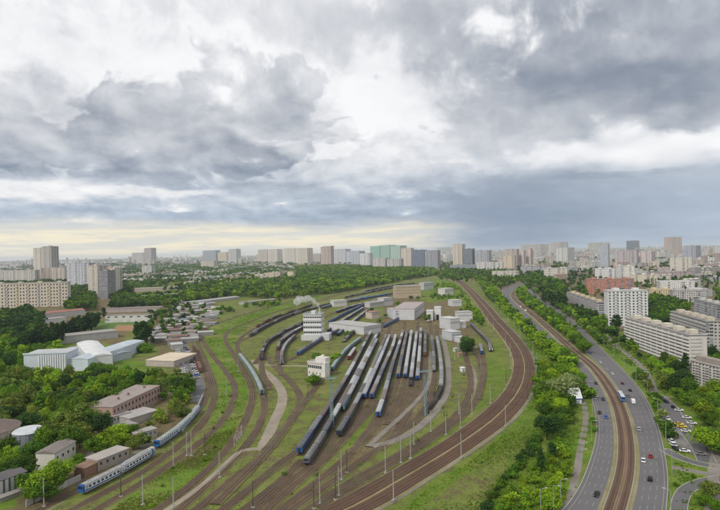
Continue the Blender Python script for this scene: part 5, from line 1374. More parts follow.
# yard buildings
for (A, B, vt, dep, tint, rt_, label, nw, rows) in [
    ((364, 335), (381, 332), 327, 60, (.66, .66, .66), (.44, .42, .40), 'long white shed reaching back from the coach lines', 6, 1),
    ((396, 320), (414, 319), 311, 40, (.58, .60, .64), (.46, .40, .38), 'white workshop with broad pinkish grey roof beside two blue coaches', 8, 1),
    ((414.5, 320), (424, 312), 309, 30, (.64, .64, .65), (.42, .36, .35), 'white side wing of the pinkish roofed workshop', 6, 1),
    ((396, 298.5), (421, 297.5), 286.5, 22, (.52, .42, .30), (.42, .38, .36), 'tan three-storey building at the head of the yard', 10, 3),
    ((426.5, 321), (433, 321), 311.5, 20, (.72, .72, .71), (.55, .55, .55), 'white windowless box building, lower of the twin', 0, 0),
    ((434.5, 320), (441, 320), 308, 20, (.74, .74, .73), (.55, .55, .55), 'white windowless box building with dark gate, taller of the twin', 0, 0),
    ((458.5, 321.5), (472.5, 321), 312.5, 16, (.68, .68, .68), (.42, .41, .40), 'white hall with large square windows beside the main line', 4, 1),
    ((450.5, 330), (460, 329), 319, 22, (.64, .64, .64), (.60, .59, .58), 'white low building stepping down from the hall with square windows', 4, 1),
    ((455, 329), (466, 328), 322.5, 12, (.68, .68, .68), (.62, .62, .62), 'white flat shed beside the stepping low building', 3, 1),
    ((452, 341), (461, 340), 332.5, 18, (.56, .58, .60), (.52, .53, .54), 'grey white shed beside the tall dark green trees', 4, 1),
    ((445, 296), (453.5, 295), 289, 18, (.66, .64, .61), (.55, .54, .52), 'small white house inside the bend, first of two', 3, 1),
    ((453, 306.5), (462, 306), 300.5, 18, (.64, .64, .64), (.5, .5, .5), 'small white house inside the bend, second of two', 3, 1),
    ((372, 319), (380, 318), 312.5, 14, (.60, .50, .44), (.35, .18, .14), 'small pink house with red roof among yard trees', 2, 1),
    ((384, 306), (393, 305), 298.5, 16, (.56, .56, .57), (.44, .44, .46), 'grey white stores building before the tan three-storey one', 4, 1),
    ((370, 308), (384, 306), 303, 12, (.56, .54, .52), (.45, .44, .43), 'low grey stores shed beside the grey white stores', 4, 1),
    ((334, 307), (347, 306), 301, 14, (.66, .64, .60), (.58, .56, .53), 'white gatehouse in the far left of the yard', 4, 1),
    ((424, 290), (434, 289), 283, 16, (.52, .53, .54), (.46, .46, .47), 'grey control building near the slim floodlight tower', 4, 1),
    ((461, 343), (468, 342), 338, 10, (.60, .60, .60), (.5, .5, .5), 'tiny white hut beside the dark green trees', 1, 1),
]:
    r_, L_, h_, z_ = block(A, B, vt, dep, shade(tint, .86), label, 'yard building', 'yard_building', plain_wall=True, nh=0, rt=rt_, par=False)
    if nw: windows(r_, L_, h_, nw * 2, rows, .30, .26, h_ * .3)
    if 'dark gate' in label: m = MB(); m.box((L_ * .3, -.1, 0), (L_ * .7, -.01, h_ * .45)); color(m.build('gate', 'wall_paint', r_), (.02, .02, .02))
# trackside huts and bits on the right of the yard
for i, (u, v, c) in enumerate([(462, 372, (.72, .72, .74)), (455, 352, (.6, .6, .6)), (459, 357, (.42, .26, .2)), (321, 372, (.6, .58, .5))]):
    r_, L_ = shed((u, v), (u + 3.2, v - .4), 3, 3, c, shade(c, 1.05), 'trackside hut, ' + ['small white one near the dusty path', 'pale one behind the white hut', 'rusty one beside the pale hut', 'cream one at the signal box foot', 'grey one on the rubble patch', 'pale grey one on the rubble patch edge'][i], 'hut', 'hut'); doors(r_, L_, 1, 1, 2)
# blue and white pavilion by the footpath
root, L = shed((572.5, 404), (582, 403.5), 7, 3.2, (.04, .10, .38), (.74, .75, .77), 'white tented pavilion with blue base on the footpath verge', 'pavilion', 'pavilion', None, 5.5); doors(root, L, 3, 1.6, 2.4, (.6, .6, .62))
# long jumble of garages and market sheds
rg = random.Random(21); sh = []
SC = [((.36, .35, .34)), ((.27, .26, .25)), ((.22, .19, .17)), ((.44, .43, .41)), ((.31, .25, .21)), ((.25, .27, .29)), ((.54, .53, .52)), ((.21, .14, .11))]
cand = []
for _ in range(900):
    u, v = rg.uniform(138, 218), rg.uniform(302, 347)
    if not in_poly(np.array([u]), np.array([v]), [(165, 303), (205, 303), (213, 312), (207, 322), (200, 334), (192, 342), (182, 346), (148, 346), (146, 334), (158, 322), (170, 316)])[0]: continue
    P = G(u, v)
    if any((P - q).length < 14.5 for q, _, _ in cand): continue
    cand.append((P, u, v))
for P, u, v in cand[:88]:
    w = rg.uniform(9, 19); d = rg.uniform(8, 16); rz = rg.choice([.35, .35, -.25, .5]) + rg.uniform(-.1, .1)
    a = (P.x, P.y, 0); b = (P.x + math.cos(rz) * w, P.y + math.sin(rz) * w, 0)
    c = rg.choice(SC); r_, L_ = shed(a, b, d, rg.uniform(2.8, 5.2), shade(rg.choice(SC), .9), shade(c, 1.0), 'x', 'market_shed', 'shed', 'market sheds and garages between the forest and the tracks', rg.choice([0, 0, .8, 1.5]))
    r_['_look'] = {0: 'grey', 1: 'dark grey', 2: 'brown', 3: 'pale', 4: 'tan', 5: 'blue grey', 6: 'whitish', 7: 'rusty red'}[SC.index(c)]; sh.append(r_)
row_labels(sh, '{look} roofed shed, {i} from left in {row} of the garage and market jumble', 9)

# ---- far city: the largest as single buildings, the rest as one mass
rc = random.Random(99); far = []
def occupied(u, vt, vb, used):
    return any(abs(u - a) < b and abs(vb - c) < 2.2 for a, b, c in used)
used = []
TINTS = [CREAM, PALE, WHT, PINK, TAN, GR, (.50, .47, .43), (.55, .52, .46), (.44, .43, .44), (.58, .56, .53), (.40, .36, .33)]
def hor(u): return 252 - (u - 360) * .0218
ZONES = [ (-10, 470, 3.4, 6.5, 150, .85, (45, 85)), (440, 735, 4.5, 9, 60, .9, (40, 80)),# u0,u1, drop0,drop1, count, tower chance, h range, tree-ish
    (470, 735, 5, 14, 240, .45, (22, 60)), (500, 735, 14, 24, 90, .25, (16, 42)), (560, 735, 24, 40, 34, .1, (14, 30)),
    (-10, 470, 3.6, 9, 260, .35, (20, 55)), (-10, 130, 9, 20, 34, .25, (15, 36)), (115, 320, 8, 26, 230, .08, (7, 20)), (330, 470, 7, 12, 40, .5, (30, 70)),
    (660, 735, 40, 60, 6, .1, (14, 24)), (640, 735, 12, 34, 26, .1, (10, 22)),
]
items = []
for (u0, u1, d0, d1, n, tw, hr) in ZONES:
    for _ in range(n):
        d = d0 + (d1 - d0) * rc.random() ** 1.0; u = rc.uniform(u0, u1); vb = hor(u) + d
        P = G(u, vb); D = P.length
        tower = rc.random() < tw
        w = rc.uniform(18, 32) if tower else rc.uniform(45, 130) if rc.random() < .6 else rc.uniform(25, 50)
        h = rc.uniform(*hr) * (1.25 if tower else .75); 
        pxw = w * FPX / P.y; items.append((pxw * h * FPX / P.y, u, vb, P, w, h, tower, rc.choice(TINTS), rc.uniform(-.5, .5), rc.uniform(14, 26)))
def clear(P, w):
    u, v = proj(P.x, P.y, 0)
    if in_poly(np.array([float(u)]), np.array([float(v)]), [(180, 292), (290, 284), (310, 268), (450, 262), (480, 275), (540, 300), (620, 370), (540, 370), (450, 300), (300, 320), (120, 310)])[0]: return False
    return True
items = [t for t in items if clear(t[3], t[4])]
items.sort(key=lambda t: -t[0])
placed = []; nn_ = 0
for r_ in BLD:
    w_ = [c for c in r_.children if c.name.startswith('wall')]
    if w_: L_ = max(v.co.x for v in w_[0].data.vertices); placed.append((Vector((r_.location.x + math.cos(r_.rotation_euler.z) * L_ / 2, r_.location.y + math.sin(r_.rotation_euler.z) * L_ / 2, 0)), L_))
if 1:
    mass = MB(); fars = []
for (sz, u, vb, P, w, h, tower, c, ang, dep) in items:
    if any((P - q).length < (w + w2) * .5 for q, w2 in placed): continue
    placed.append((P, w))
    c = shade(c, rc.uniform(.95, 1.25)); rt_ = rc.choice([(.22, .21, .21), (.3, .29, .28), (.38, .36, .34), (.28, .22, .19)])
    a = Vector((P.x - math.cos(ang) * w / 2, P.y - math.sin(ang) * w / 2, 0)); 
    if nn_ < 210:
        nn_ += 1
        b = Vector((P.x + math.cos(ang) * w / 2, P.y + math.sin(ang) * w / 2, 0))
        r_, _, _, _ = block(tuple(a), tuple(b), 0, dep, c, 'x', 'apartment block' if h > 14 else 'house', 'apartment_block', rc.choice(['facade_grid', 'facade_grid', 'facade_strip']), 'apartment blocks of the far city', rt_, 1 if tower else 3, h=h, par=False)
        r_['_look'] = ('slim ' if tower else 'broad ' if w > 50 else 'mid-sized ') + {0: 'cream', 1: 'pale', 2: 'white', 3: 'pinkish', 4: 'tan', 5: 'grey', 6: 'beige', 7: 'cream', 8: 'grey', 9: 'pale', 10: 'brownish'}[TINTS.index(min(TINTS, key=lambda t: sum(abs(x - y) for x, y in zip(t, c))))]
        fars.append(r_)
    else:
        ca, sa = math.cos(ang), math.sin(ang)
        loc = lambda x, y: (a.x + ca * x - sa * y, a.y + sa * x + ca * y)
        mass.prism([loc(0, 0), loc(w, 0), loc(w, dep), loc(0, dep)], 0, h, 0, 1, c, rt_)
        if tower: mass.prism([loc(w * .3, dep * .3), loc(w * .7, dep * .3), loc(w * .7, dep * .7), loc(w * .3, dep * .7)], h + .01, h + 3, 1, 1, c, c)
row_labels(fars, '{look} block of the far city, {i} from left in {row}', 12)
for k in range(9):
    u = 752 + (k % 5) * 34; vb = 300 + (k // 5) * 26 + (k % 5) * 5; P = G(u, vb); ca, sa = math.cos(-.2), math.sin(-.2)
    loc = lambda x, y: (P.x + ca * x - sa * y, P.y + sa * x + ca * y)
    mass.prism([loc(0, 0), loc(55, 0), loc(55, 13), loc(0, 13)], 0, 27, 0, 1, (.52, .5, .47), (.25, .24, .23))
# remainder towards the horizon
for _ in range(2400):
    right_side = rc.random() < .6
    u = rc.uniform(440, 860) if right_side else rc.uniform(-120, 470); d = rc.uniform(2.0, 12 if right_side else 6); vb = hor(u) + d
    P = G(u, vb)
    if P.y > 18000 or not clear(P, 0): continue
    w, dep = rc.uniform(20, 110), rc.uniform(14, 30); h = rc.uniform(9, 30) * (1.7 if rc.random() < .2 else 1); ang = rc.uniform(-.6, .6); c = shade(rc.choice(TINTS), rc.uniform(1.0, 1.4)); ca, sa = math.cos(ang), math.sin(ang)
    loc = lambda x, y: (P.x + ca * x - sa * y, P.y + sa * x + ca * y)
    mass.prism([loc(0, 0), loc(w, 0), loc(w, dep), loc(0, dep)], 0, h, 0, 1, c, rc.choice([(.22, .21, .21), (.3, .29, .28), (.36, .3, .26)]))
for t_ in range(len(mass.t)): pass
o = mass.build('distant_city', ['facade_grid', 'flat_roof']); tag(o, 'hazy mass of distant city buildings stretching to the horizon', 'city buildings', None, 'stuff')
# crane over the unfinished tower
P = G(634, 252); root = empty('tower_crane', (P.x, P.y, 0), .4); tag(root, 'thin tower crane beside the unfinished dark tower', 'crane'); hz = top_z(P, 240)
m = MB(); m.bar((0, 0, 0), (0, 0, hz), 1.4, 0, 4); m.build('mast', 'galvanised', root); m = MB(); m.bar((-18, 0, hz - 6), (50, 0, hz - 6), 1.2, 0, 4); m.bar((0, 0, hz), (40, 0, hz - 6), .4, 0, 4); m.bar((0, 0, hz), (-16, 0, hz - 6), .4, 0, 4); m.build('jib', 'galvanised', root)
m = MB(); m.box((-17, -1.5, hz - 10), (-12, 1.5, hz - 6.8)); m.build('counterweight', 'concrete', root)
# ================================================================== vegetation
nprng = np.random.default_rng(12)
def crown_arrays(kind, seed, lobes, leaves, size):
    """leaf-clump quads on the skins of many small lobes; unit tree of height 1; returns (verts Nx4x3, shade N)"""
    r = np.random.default_rng(seed); Q = []; T = []
    if kind == 'broad': cen, rad, lr = np.array([0, 0, .55]), np.array([.42, .42, .38]), (.10, .20)
    elif kind == 'poplar': cen, rad, lr = np.array([0, 0, .53]), np.array([.10, .10, .44]), (.05, .09)
    elif kind == 'conifer': cen, rad, lr = np.array([0, 0, .53]), np.array([.13, .13, .44]), (.05, .09)
    else: cen, rad, lr = np.array([0, 0, .45]), np.array([.55, .55, .45]), (.16, .28)
    sk = r.normal(0, .10, 2)
    for k in range(lobes):
        d = r.normal(size=3); d /= np.linalg.norm(d); q = r.random() ** .45
        c = cen + rad * d * q * .86
        if kind == 'broad':
            c[:2] += sk * (c[2] - .3); 
            if c[2] < cen[2] - .12: c[:2] *= .75
        if kind == 'poplar': f = 1 - max(0, (c[2] - .5) / .5) ** 2 * .75; c[:2] *= f
        if kind == 'conifer': f = 1.25 - c[2]; c[:2] *= f
        rr = r.uniform(*lr) * (1 if kind not in ('poplar', 'conifer') else (1.15 - .6 * c[2]))
        n = leaves; D = r.normal(size=(n, 3)); D[:, 2] += .25; D /= np.linalg.norm(D, axis=1)[:, None]
        P = c + D * rr * r.uniform(.72, 1.12, (n, 1)) * np.array([1, 1, .82])
        N = D + r.normal(0, .38, (n, 3)); N /= np.linalg.norm(N, axis=1)[:, None]
        A = np.cross(N, r.normal(size=(n, 3))); A /= np.linalg.norm(A, axis=1)[:, None]; B = np.cross(N, A)
        s = size * r.uniform(.6, 1.3, (n, 1)); s2 = s * r.uniform(.55, 1.0, (n, 1))
        Q.append(np.stack([P - A * s - B * s2 * .4, P + A * s * .3 - B * s2, P + A * s + B * s2 * .5, P - A * s * .4 + B * s2], 1))
        T.append(np.full(n, r.uniform(.82, 1.2)) * r.uniform(.85, 1.15, n))
    Q = np.concatenate(Q); T = np.concatenate(T)
    Q[..., 2] = np.maximum(Q[..., 2], .02)
    return Q.astype('f'), T.astype('f')
def mesh_quads(name, V, col, mat):
    """V (N,4,3), col (N,3)"""
    n = len(V); me = bpy.data.meshes.new(name)
    me.vertices.add(n * 4); me.vertices.foreach_set('co', V.reshape(-1))
    me.loops.add(n * 4); me.loops.foreach_set('vertex_index', np.arange(n * 4, dtype='i'))
    me.polygons.add(n); me.polygons.foreach_set('loop_start', np.arange(0, n * 4, 4, dtype='i'))
    me.update(calc_edges=True)
    ca = me.color_attributes.new('tint', 'FLOAT_COLOR', 'POINT'); a = np.ones((n * 4, 4), 'f'); a[:, :3] = np.repeat(col, 4, axis=0); ca.data.foreach_set('color', a.reshape(-1))
    me.materials.append(MATS[mat]); return me
HI = {}; LO = {}
for kind, nv, lob, lv, sz in (('broad', 7, 44, 74, .028), ('poplar', 3, 48, 34, .021), ('conifer', 2, 44, 30, .021), ('bush', 4, 18, 40, .06)):
    HI[kind] = []
    for i in range(nv):
        Q, T = crown_arrays(kind, 100 + i, lob, lv, sz)
        T3 = np.stack([T, T, T * .95], 1) 
        HI[kind].append(mesh_quads(kind + '_crown', Q, T3, 'leaves'))
for kind, nv, lob, lv, sz in (('broad', 6, 16, 10, .095), ('poplar', 3, 14, 6, .055), ('conifer', 1, 14, 6, .05), ('bush', 3, 6, 6, .17)):
    LO[kind] = [crown_arrays(kind, 200 + i, lob, lv, sz) for i in range(nv)]
plain('bark', (0.07, 0.055, 0.042), .95, .3, 3)
def trunk_mesh(kind, seed):
    r = random.Random(seed); m = MB()
    if kind == 'bush':
        for k in range(5): a = r.random() * 6.28; m.bar((0, 0, 0), (math.cos(a) * .3, math.sin(a) * .3, .5), .03, 0, 4, .012)
    else:
        m.bar((0, 0, 0), (0, 0, .45), .026, 0, 7, .018)
        if kind == 'broad':
            for k in range(6): a = k * 1.05 + r.random(); m.bar((0, 0, .25 + k * .035), (math.cos(a) * .22, math.sin(a) * .22, .5 + k * .045), .012, 0, 5, .004)
        m.bar((0, 0, .45), (r.uniform(-.03, .03), 0, .85), .016, 0, 5, .004)
    return m.mesh(kind + '_trunk', ['bark'])
TRK = {k: trunk_mesh(k, 3) for k in HI}
LUSH = (0.100, 0.200, 0.009); BRIGHT = (0.190, 0.305, 0.012); DARK = (0.029, 0.072, 0.014); OLIVE = (0.140, 0.185, 0.028); MIDG = (0.070, 0.145, 0.011); WILLOW = (0.22, 0.27, 0.10)
ALL = []     # (apparent size, kind, x, y, height, width factor, colour, region)
def add_tree(kind, x, y, h, wf, c, reg):
    if y < 60: return
    ALL.append((h * FPX / math.hypot(x, y), kind, x, y, h, wf, c, reg))
class Hash:
    def __init__(s, d): s.d = d; s.g = {}
    def ok(s, x, y):
        k = (int(x // s.d), int(y // s.d))
        for i in (-1, 0, 1):
            for j in (-1, 0, 1):
                for (a, b) in s.g.get((k[0] + i, k[1] + j), ()):
                    if (a - x) ** 2 + (b - y) ** 2 < s.d ** 2: return False
        s.g.setdefault(k, []).append((x, y)); return True
# building footprints, kept free of trees
FOOT = []
for o in BLD: pass
bpy.context.view_layer.update()
for o in list(COL.objects):
    if o.parent is None and o.get('category') and o.type == 'EMPTY' and o.name.split('.')[0] in ('apartment_block', 'industrial_building', 'brick_building', 'shed', 'market_shed', 'yard_building', 'depot_building', 'signal_box', 'pavilion', 'hut', 'storage_tank', 'concrete_building'):
        w = next((c for c in o.children if c.name.startswith(('wall', 'tank_wall'))), None)
        if w: co = np.array([v.co[:] for v in w.data.vertices]); FOOT.append((o.location.x, o.location.y, o.rotation_euler.z, co[:, 0].min() - 1.5, co[:, 0].max() + 1.5, co[:, 1].min() - 2, co[:, 1].max() + 1))
FA = np.array(FOOT)
def blocked(x, y):
    dx, dy = x - FA[:, 0], y - FA[:, 1]; c, s_ = np.cos(FA[:, 2]), np.sin(FA[:, 2]); lx = dx * c + dy * s_; ly = -dx * s_ + dy * c
    return bool(np.any((lx > FA[:, 3]) & (lx < FA[:, 4]) & (ly > FA[:, 5]) & (ly < FA[:, 6])))
ROADS = np.concatenate([(L0 + L1) / 2, L1, T1, (T1b + R1) / 2, L0, R1, (T1b * 3 + R1) / 4, (T1b + R1 * 3) / 4, (L0 * 3 + L1) / 4, (L0 + L1 * 3) / 4])
PPTS = np.concatenate(PATHS)
def scatter(reg, poly, sp, hr, kinds, cols, n_max=9000, clump=0.0, wf=(.85, 1.2), roads=True, thin=0.0):
    P = [G(u, min(v, 540)) for u, v in poly]; gp = [(p.x, p.y) for p in P]
    x0, x1 = min(p[0] for p in gp), max(p[0] for p in gp); y0, y1 = min(p[1] for p in gp), max(p[1] for p in gp)
    n = int(min((x1 - x0) * (y1 - y0) / sp ** 2 * 3.0, 400000)); X = nprng.uniform(x0, x1, n); Y = nprng.uniform(y0, y1, n); m = in_poly(X, Y, gp)
    X, Y = X[m], Y[m]; hs = Hash(sp); c = 0
    ph = nprng.uniform(0, 6, 4)
    for x, y in zip(X, Y):
        if thin and (math.sin(x / 37 + ph[0]) + math.sin(y / 61 + ph[1]) + math.sin((x + y) / 23 + ph[2])) / 3 + nprng.random() * .8 < thin: continue
        if not hs.ok(x, y) or blocked(x, y): continue
        if roads and np.min((ROADS[:, 0] - x) ** 2 + (ROADS[:, 1] - y) ** 2) < 9: continue
        if np.min((PPTS[:, 0] - x) ** 2 + (PPTS[:, 1] - y) ** 2) < 12: continue
        k = kinds[nprng.integers(len(kinds))]; t = nprng.random()
        col = cols[nprng.integers(len(cols))]; j = nprng.uniform(.68, 1.3); hj = nprng.uniform(.88, 1.12)
        h = nprng.uniform(*hr) * (1.5 if k == 'poplar' and hr[1] < 17 else 1) * (.35 if k == 'bush' and hr[0] > 6 else 1)
        add_tree(k, x, y, h, nprng.uniform(*wf), (col[0] * j * hj, col[1] * j, col[2] * j / hj), reg); c += 1
        if c >= n_max: break
def single(reg, u, v, h, kind, col, wf=1.0):
    p = G(u, v); add_tree(kind, p.x, p.y, h, wf, col, reg)
B3 = ['broad']
scatter('grove below the columned hall', [(-25, 389), (22, 381), (70, 380), (112, 377), (150, 380), (186, 388), (190, 402), (165, 404), (152, 398), (113, 413), (112, 440), (95, 458), (78, 452), (60, 455), (47, 457), (42, 450), (16, 450), (-25, 424)], 6.4, (6.5, 14.5), B3 * 9 + ['bush', 'poplar'], [LUSH, LUSH, MIDG, BRIGHT, DARK, OLIVE], wf=(.85, 1.5))
scatter('clump behind the white-piered shed', [(-10, 482), (-10, 456), (18, 458), (50, 461), (55, 468), (40, 478), (30, 486)], 7.5, (8, 11.5), B3 * 5 + ['bush'], [LUSH, MIDG, BRIGHT], wf=(1., 1.3))
for u, v, h, c in [(40, 497, 12.5, BRIGHT), (53, 492, 12, LUSH), (62, 481, 11, BRIGHT), (34, 503, 10, LUSH), (48, 502, 9, MIDG), (30, 492, 9, MIDG)]: single('clump by the concrete wall', u, v, h, 'broad', c, 1.3)
for u, v, h, c in [(139, 449, 8.5, OLIVE), (133, 450, 7, OLIVE), (146, 447, 5.5, MIDG)]: single('where the commuter trains pass', u, v, h, 'broad', c, 1.25)
scatter('thicket beside the brick building', [(160, 409), (172, 400), (189, 404), (184, 420), (160, 428), (150, 432), (148, 424)], 6.5, (5, 9), B3 * 2 + ['bush'], [BRIGHT, LUSH, OLIVE], wf=(1., 1.3))
scatter('beside the cream workshop roof', [(174, 400), (200, 398), (196, 380), (178, 378)], 7, (6, 9), B3, [OLIVE, MIDG], wf=(.9, 1.2))
scatter('beside the sports field', [(-20, 344), (5, 340), (35, 345), (60, 350), (56, 372), (24, 376), (-20, 378)], 9, (10, 15), B3, [LUSH, MIDG, BRIGHT, DARK])
scatter('clump before the cream slab', [(-10, 340), (-5, 318), (30, 312), (42, 322), (40, 340), (20, 347)], 9, (12, 18), B3, [DARK, MIDG, DARK])
scatter('in the row before the slab', [(18, 358), (45, 350), (75, 341), (97, 331), (98, 325), (80, 331), (55, 340), (30, 348)], 6, (20, 26), ['poplar'], [DARK, (0.022, .052, .02)], wf=(1.2, 1.6))
for u, v, h in [(103.5, 321, 23), (99, 322, 20), (104, 318, 20), (139, 348, 30), (143, 348, 32), (147, 345, 28), (141, 343, 26), (137, 340, 24)]: single('by the sports field wall', u, v, h, 'poplar', DARK, 1.5)
for _ in range(5): single('by the sports field wall', 138 + _ * 2.4, 351 + _ * .4, 9, 'bush', LUSH, 1.3)
scatter('between slab and corner tower', [(67, 312), (70, 290), (92, 290), (95, 312)], 9, (14, 20), B3, [DARK, MIDG, LUSH])
scatter('beside the cream low block', [(112, 311), (113, 288), (128, 286), (134, 300), (132, 311)], 10, (13, 20), B3, [DARK, MIDG])
scatter('behind the cream slab', [(-20, 289), (-20, 283), (68, 282), (68, 289)], 12, (14, 20), B3 * 2 + ['poplar'], [DARK, MIDG])
scatter('forest belt', [(128, 307), (134, 299), (180, 297), (200, 290), (262, 282), (282, 281), (298, 268), (330, 266), (380, 268), (432, 270), (440, 275), (408, 280), (372, 287), (340, 293), (300, 297), (277, 300), (242, 297), (200, 302), (184, 306), (150, 309)], 10, (12, 19), B3 * 8 + ['poplar'], [LUSH, MIDG, MIDG, BRIGHT, DARK, OLIVE], 9000, wf=(1., 1.35))
scatter('scrub below the forest belt', [(182, 318), (205, 313), (262, 304), (280, 301), (277, 306), (240, 312), (210, 322), (195, 325)], 10, (6, 11), B3 * 2 + ['bush'], [LUSH, BRIGHT, MIDG], thin=.25)
scatter('far groves on the plain', [(116, 290), (118, 266), (200, 266), (300, 268), (282, 281), (230, 284), (180, 292)], 15, (11, 18), B3 * 4 + ['poplar'], [DARK, MIDG, LUSH], 6000, thin=.5)
scatter('far groves behind the flats', [(-30, 284), (-30, 264), (120, 263), (118, 290), (90, 289)], 18, (12, 18), B3 * 3 + ['poplar'], [DARK, MIDG], 5000, thin=.15)
scatter('among the market sheds', [(150, 345), (148, 315), (165, 306), (205, 306), (210, 320), (195, 338)], 11, (7, 11), B3, [LUSH, MIDG, DARK], 130, thin=.05)
# yard
for u, v, h, c in [(327, 366, 8.5, BRIGHT), (333, 363, 9, BRIGHT), (338, 361, 8, BRIGHT), (319, 362, 8, LUSH), (315, 361, 7, LUSH), (331, 369, 6, LUSH), (313, 386, 9, LUSH), (309, 385, 6.5, LUSH), (317, 384, 6.5, MIDG)]: single('around the white signal box', u, v, h, 'broad', c, 1.35)
for u, v, h, c in [(427, 322, 11, MIDG), (425, 320, 9, LUSH), (429, 319, 9, MIDG), (398, 307, 10, LUSH), (403, 312, 8, MIDG), (408, 306, 8, BRIGHT), (394, 317, 8, LUSH), (399, 318, 7, LUSH), (418, 300, 8, MIDG), (380, 323, 7, LUSH), (386, 318, 7, MIDG), (372, 312, 7, DARK), (411, 300, 9, DARK), (350, 336, 7, LUSH), (346, 338, 8, LUSH), (356, 331, 8, MIDG), (364, 345, 6, OLIVE)]: single('among the yard buildings', u, v, h, 'broad', c, 1.25)
for u, v, h, c in [(467, 356, 15, DARK), (465, 352, 14, MIDG), (469, 351, 13, DARK), (466, 347, 12, MIDG)]: single('by the grey white shed', u, v, h, 'broad', c, 1.0)
scatter('beside the main line bend', [(460, 316), (468, 305), (476, 312), (484, 322), (482, 328), (470, 324)], 8, (6, 10), B3, [BRIGHT, LUSH])
scatter('at the yard head', [(430, 300), (436, 284), (452, 284), (462, 290), (470, 302), (462, 306), (446, 300)], 11, (5, 9), B3 * 2 + ['bush'], [LUSH, BRIGHT], thin=.3)
scatter('weeds in the yard', [(250, 500), (330, 430), (380, 390), (480, 360), (478, 400), (420, 440), (330, 500)], 14, (.8, 2.0), ['bush'], [BRIGHT, LUSH, OLIVE], 90, thin=.45)
scatter('weeds beside the commuter line', [(120, 505), (170, 470), (212, 430), (232, 385), (240, 400), (236, 440), (190, 480), (150, 512)], 12, (.8, 2.0), ['bush'], [BRIGHT, LUSH, OLIVE], 60, thin=.4)
# strip between the main line and the avenue
scatter('hedge between railway and avenue', [(478, 282), (492, 286), (500, 297), (514, 313), (545, 342), (562, 356), (578, 368), (572, 374), (552, 362), (528, 338), (508, 316), (488, 298)], 5.0, (7, 11.5), B3 * 5 + ['bush'], [BRIGHT, BRIGHT, LUSH, MIDG], wf=(1.0, 1.35))
scatter('inside the main line curve', [(540, 366), (572, 376), (588, 390), (590, 404), (581, 402), (583, 420), (570, 420), (556, 428), (543, 428), (538, 400)], 6.4, (6, 11), B3 * 4 + ['bush'], [LUSH, MIDG, BRIGHT], wf=(1., 1.4))
single('inside the main line curve', 563, 400, 15.5, 'broad', WILLOW, 1.35); single('inside the main line curve', 569, 393, 14, 'broad', WILLOW, 1.3)
for u, v, h, k, c, w in [(547, 440, 14, 'broad', DARK, 1.1), (553, 434, 12, 'broad', MIDG, 1.2), (541, 472, 12, 'conifer', DARK, 1.35), (552, 458, 9, 'conifer', DARK, 2.0), (562, 447, 5, 'broad', LUSH, 1.3), (566, 425, 6, 'broad', BRIGHT, 1.5)]: single('alone above the ditch', u, v, h, k, c, w)
scatter('ditch hedge below the embankment', [(480, 515), (484, 515), (500, 492), (520, 470), (536, 450), (540, 440), (535, 440), (515, 466), (495, 492)], 2.3, (2.4, 4.2), ['bush'], [DARK, MIDG], 300, wf=(.9, 1.3))
scatter('shrub bank beside the footpath', [(492, 520), (512, 495), (540, 462), (556, 450), (572, 448), (573, 470), (566, 490), (552, 518)], 3.6, (2.4, 5.0), ['bush'], [BRIGHT, BRIGHT, LUSH], 260, wf=(1., 1.5))
scatter('avenue verge', [(566, 512), (584, 480), (592, 445), (592, 415), (584, 388), (588, 388), (595, 412), (595.5, 440), (588, 470), (570, 505)], 5.5, (2, 5), ['bush', 'bush', 'broad'], [LUSH, BRIGHT, MIDG], 90, wf=(1., 1.3))
# right of the avenue
scatter('right verge of the upper avenue', [(541, 298), (548, 298), (574, 316), (600, 343), (608, 352), (601, 347), (585, 331), (570, 319), (556, 309)], 6, (9, 13), B3, [LUSH, MIDG, BRIGHT], wf=(1., 1.3))
scatter('where the grove meets the sheds', [(62, 476), (90, 458), (112, 440), (126, 432), (140, 430), (130, 446), (112, 452), (96, 464), (76, 478)], 5.2, (6, 10), B3 * 4 + ['bush'], [LUSH, BRIGHT, BRIGHT], 70, wf=(1., 1.4))
scatter('along the upper tram bed', [(517, 292), (524, 290), (527, 297), (534, 303), (546, 312), (559, 323), (572, 335.5), (581, 346), (590, 356), (584, 353.5), (570, 341), (546, 320.5), (528, 307), (518, 298.5)], 5.0, (9, 13), B3 * 3, [LUSH, MIDG, BRIGHT], roads=False, wf=(1., 1.3))
scatter('in the avenue bend row', [(541, 303), (548, 300), (567, 306), (567, 311), (548, 309)], 8, (18, 24), ['poplar'], [DARK], wf=(1.4, 1.8))
scatter('wood above the avenue bend', [(515, 281), (540, 274), (560, 284), (568, 300), (560, 308), (540, 298), (525, 287)], 12, (12, 18), B3 * 3 + ['poplar'], [DARK, MIDG, LUSH])
scatter('before the cluttered balcony block', [(568, 309), (582, 313), (600, 322), (610, 332), (622, 342), (618, 345), (600, 336), (585, 325), (572, 316)], 8, (9, 15), B3, [MIDG, LUSH, DARK], wf=(.9, 1.2))
scatter('before the long panel block', [(604, 333), (626, 347), (650, 358), (678, 370), (690, 376), (688, 388), (672, 386), (656, 380), (640, 366), (625, 354), (608, 342)], 8, (7, 12), B3 * 4 + ['bush'], [LUSH, MIDG, DARK, BRIGHT])
for u, v, h in [(615, 330, 20), (618, 332, 22), (613, 333, 17), (685, 372, 16), (601, 325, 15)]: single('at the white tower foot', u, v, h, 'poplar', DARK, 1.6)
scatter('between avenue and car park', [(634, 372), (642, 378), (655, 392), (660, 408), (666, 424), (672, 446), (667, 448), (660, 424), (650, 402), (641, 388)], 5.8, (5, 8), B3 * 3 + ['bush'], [LUSH, MIDG, OLIVE], wf=(1., 1.3))
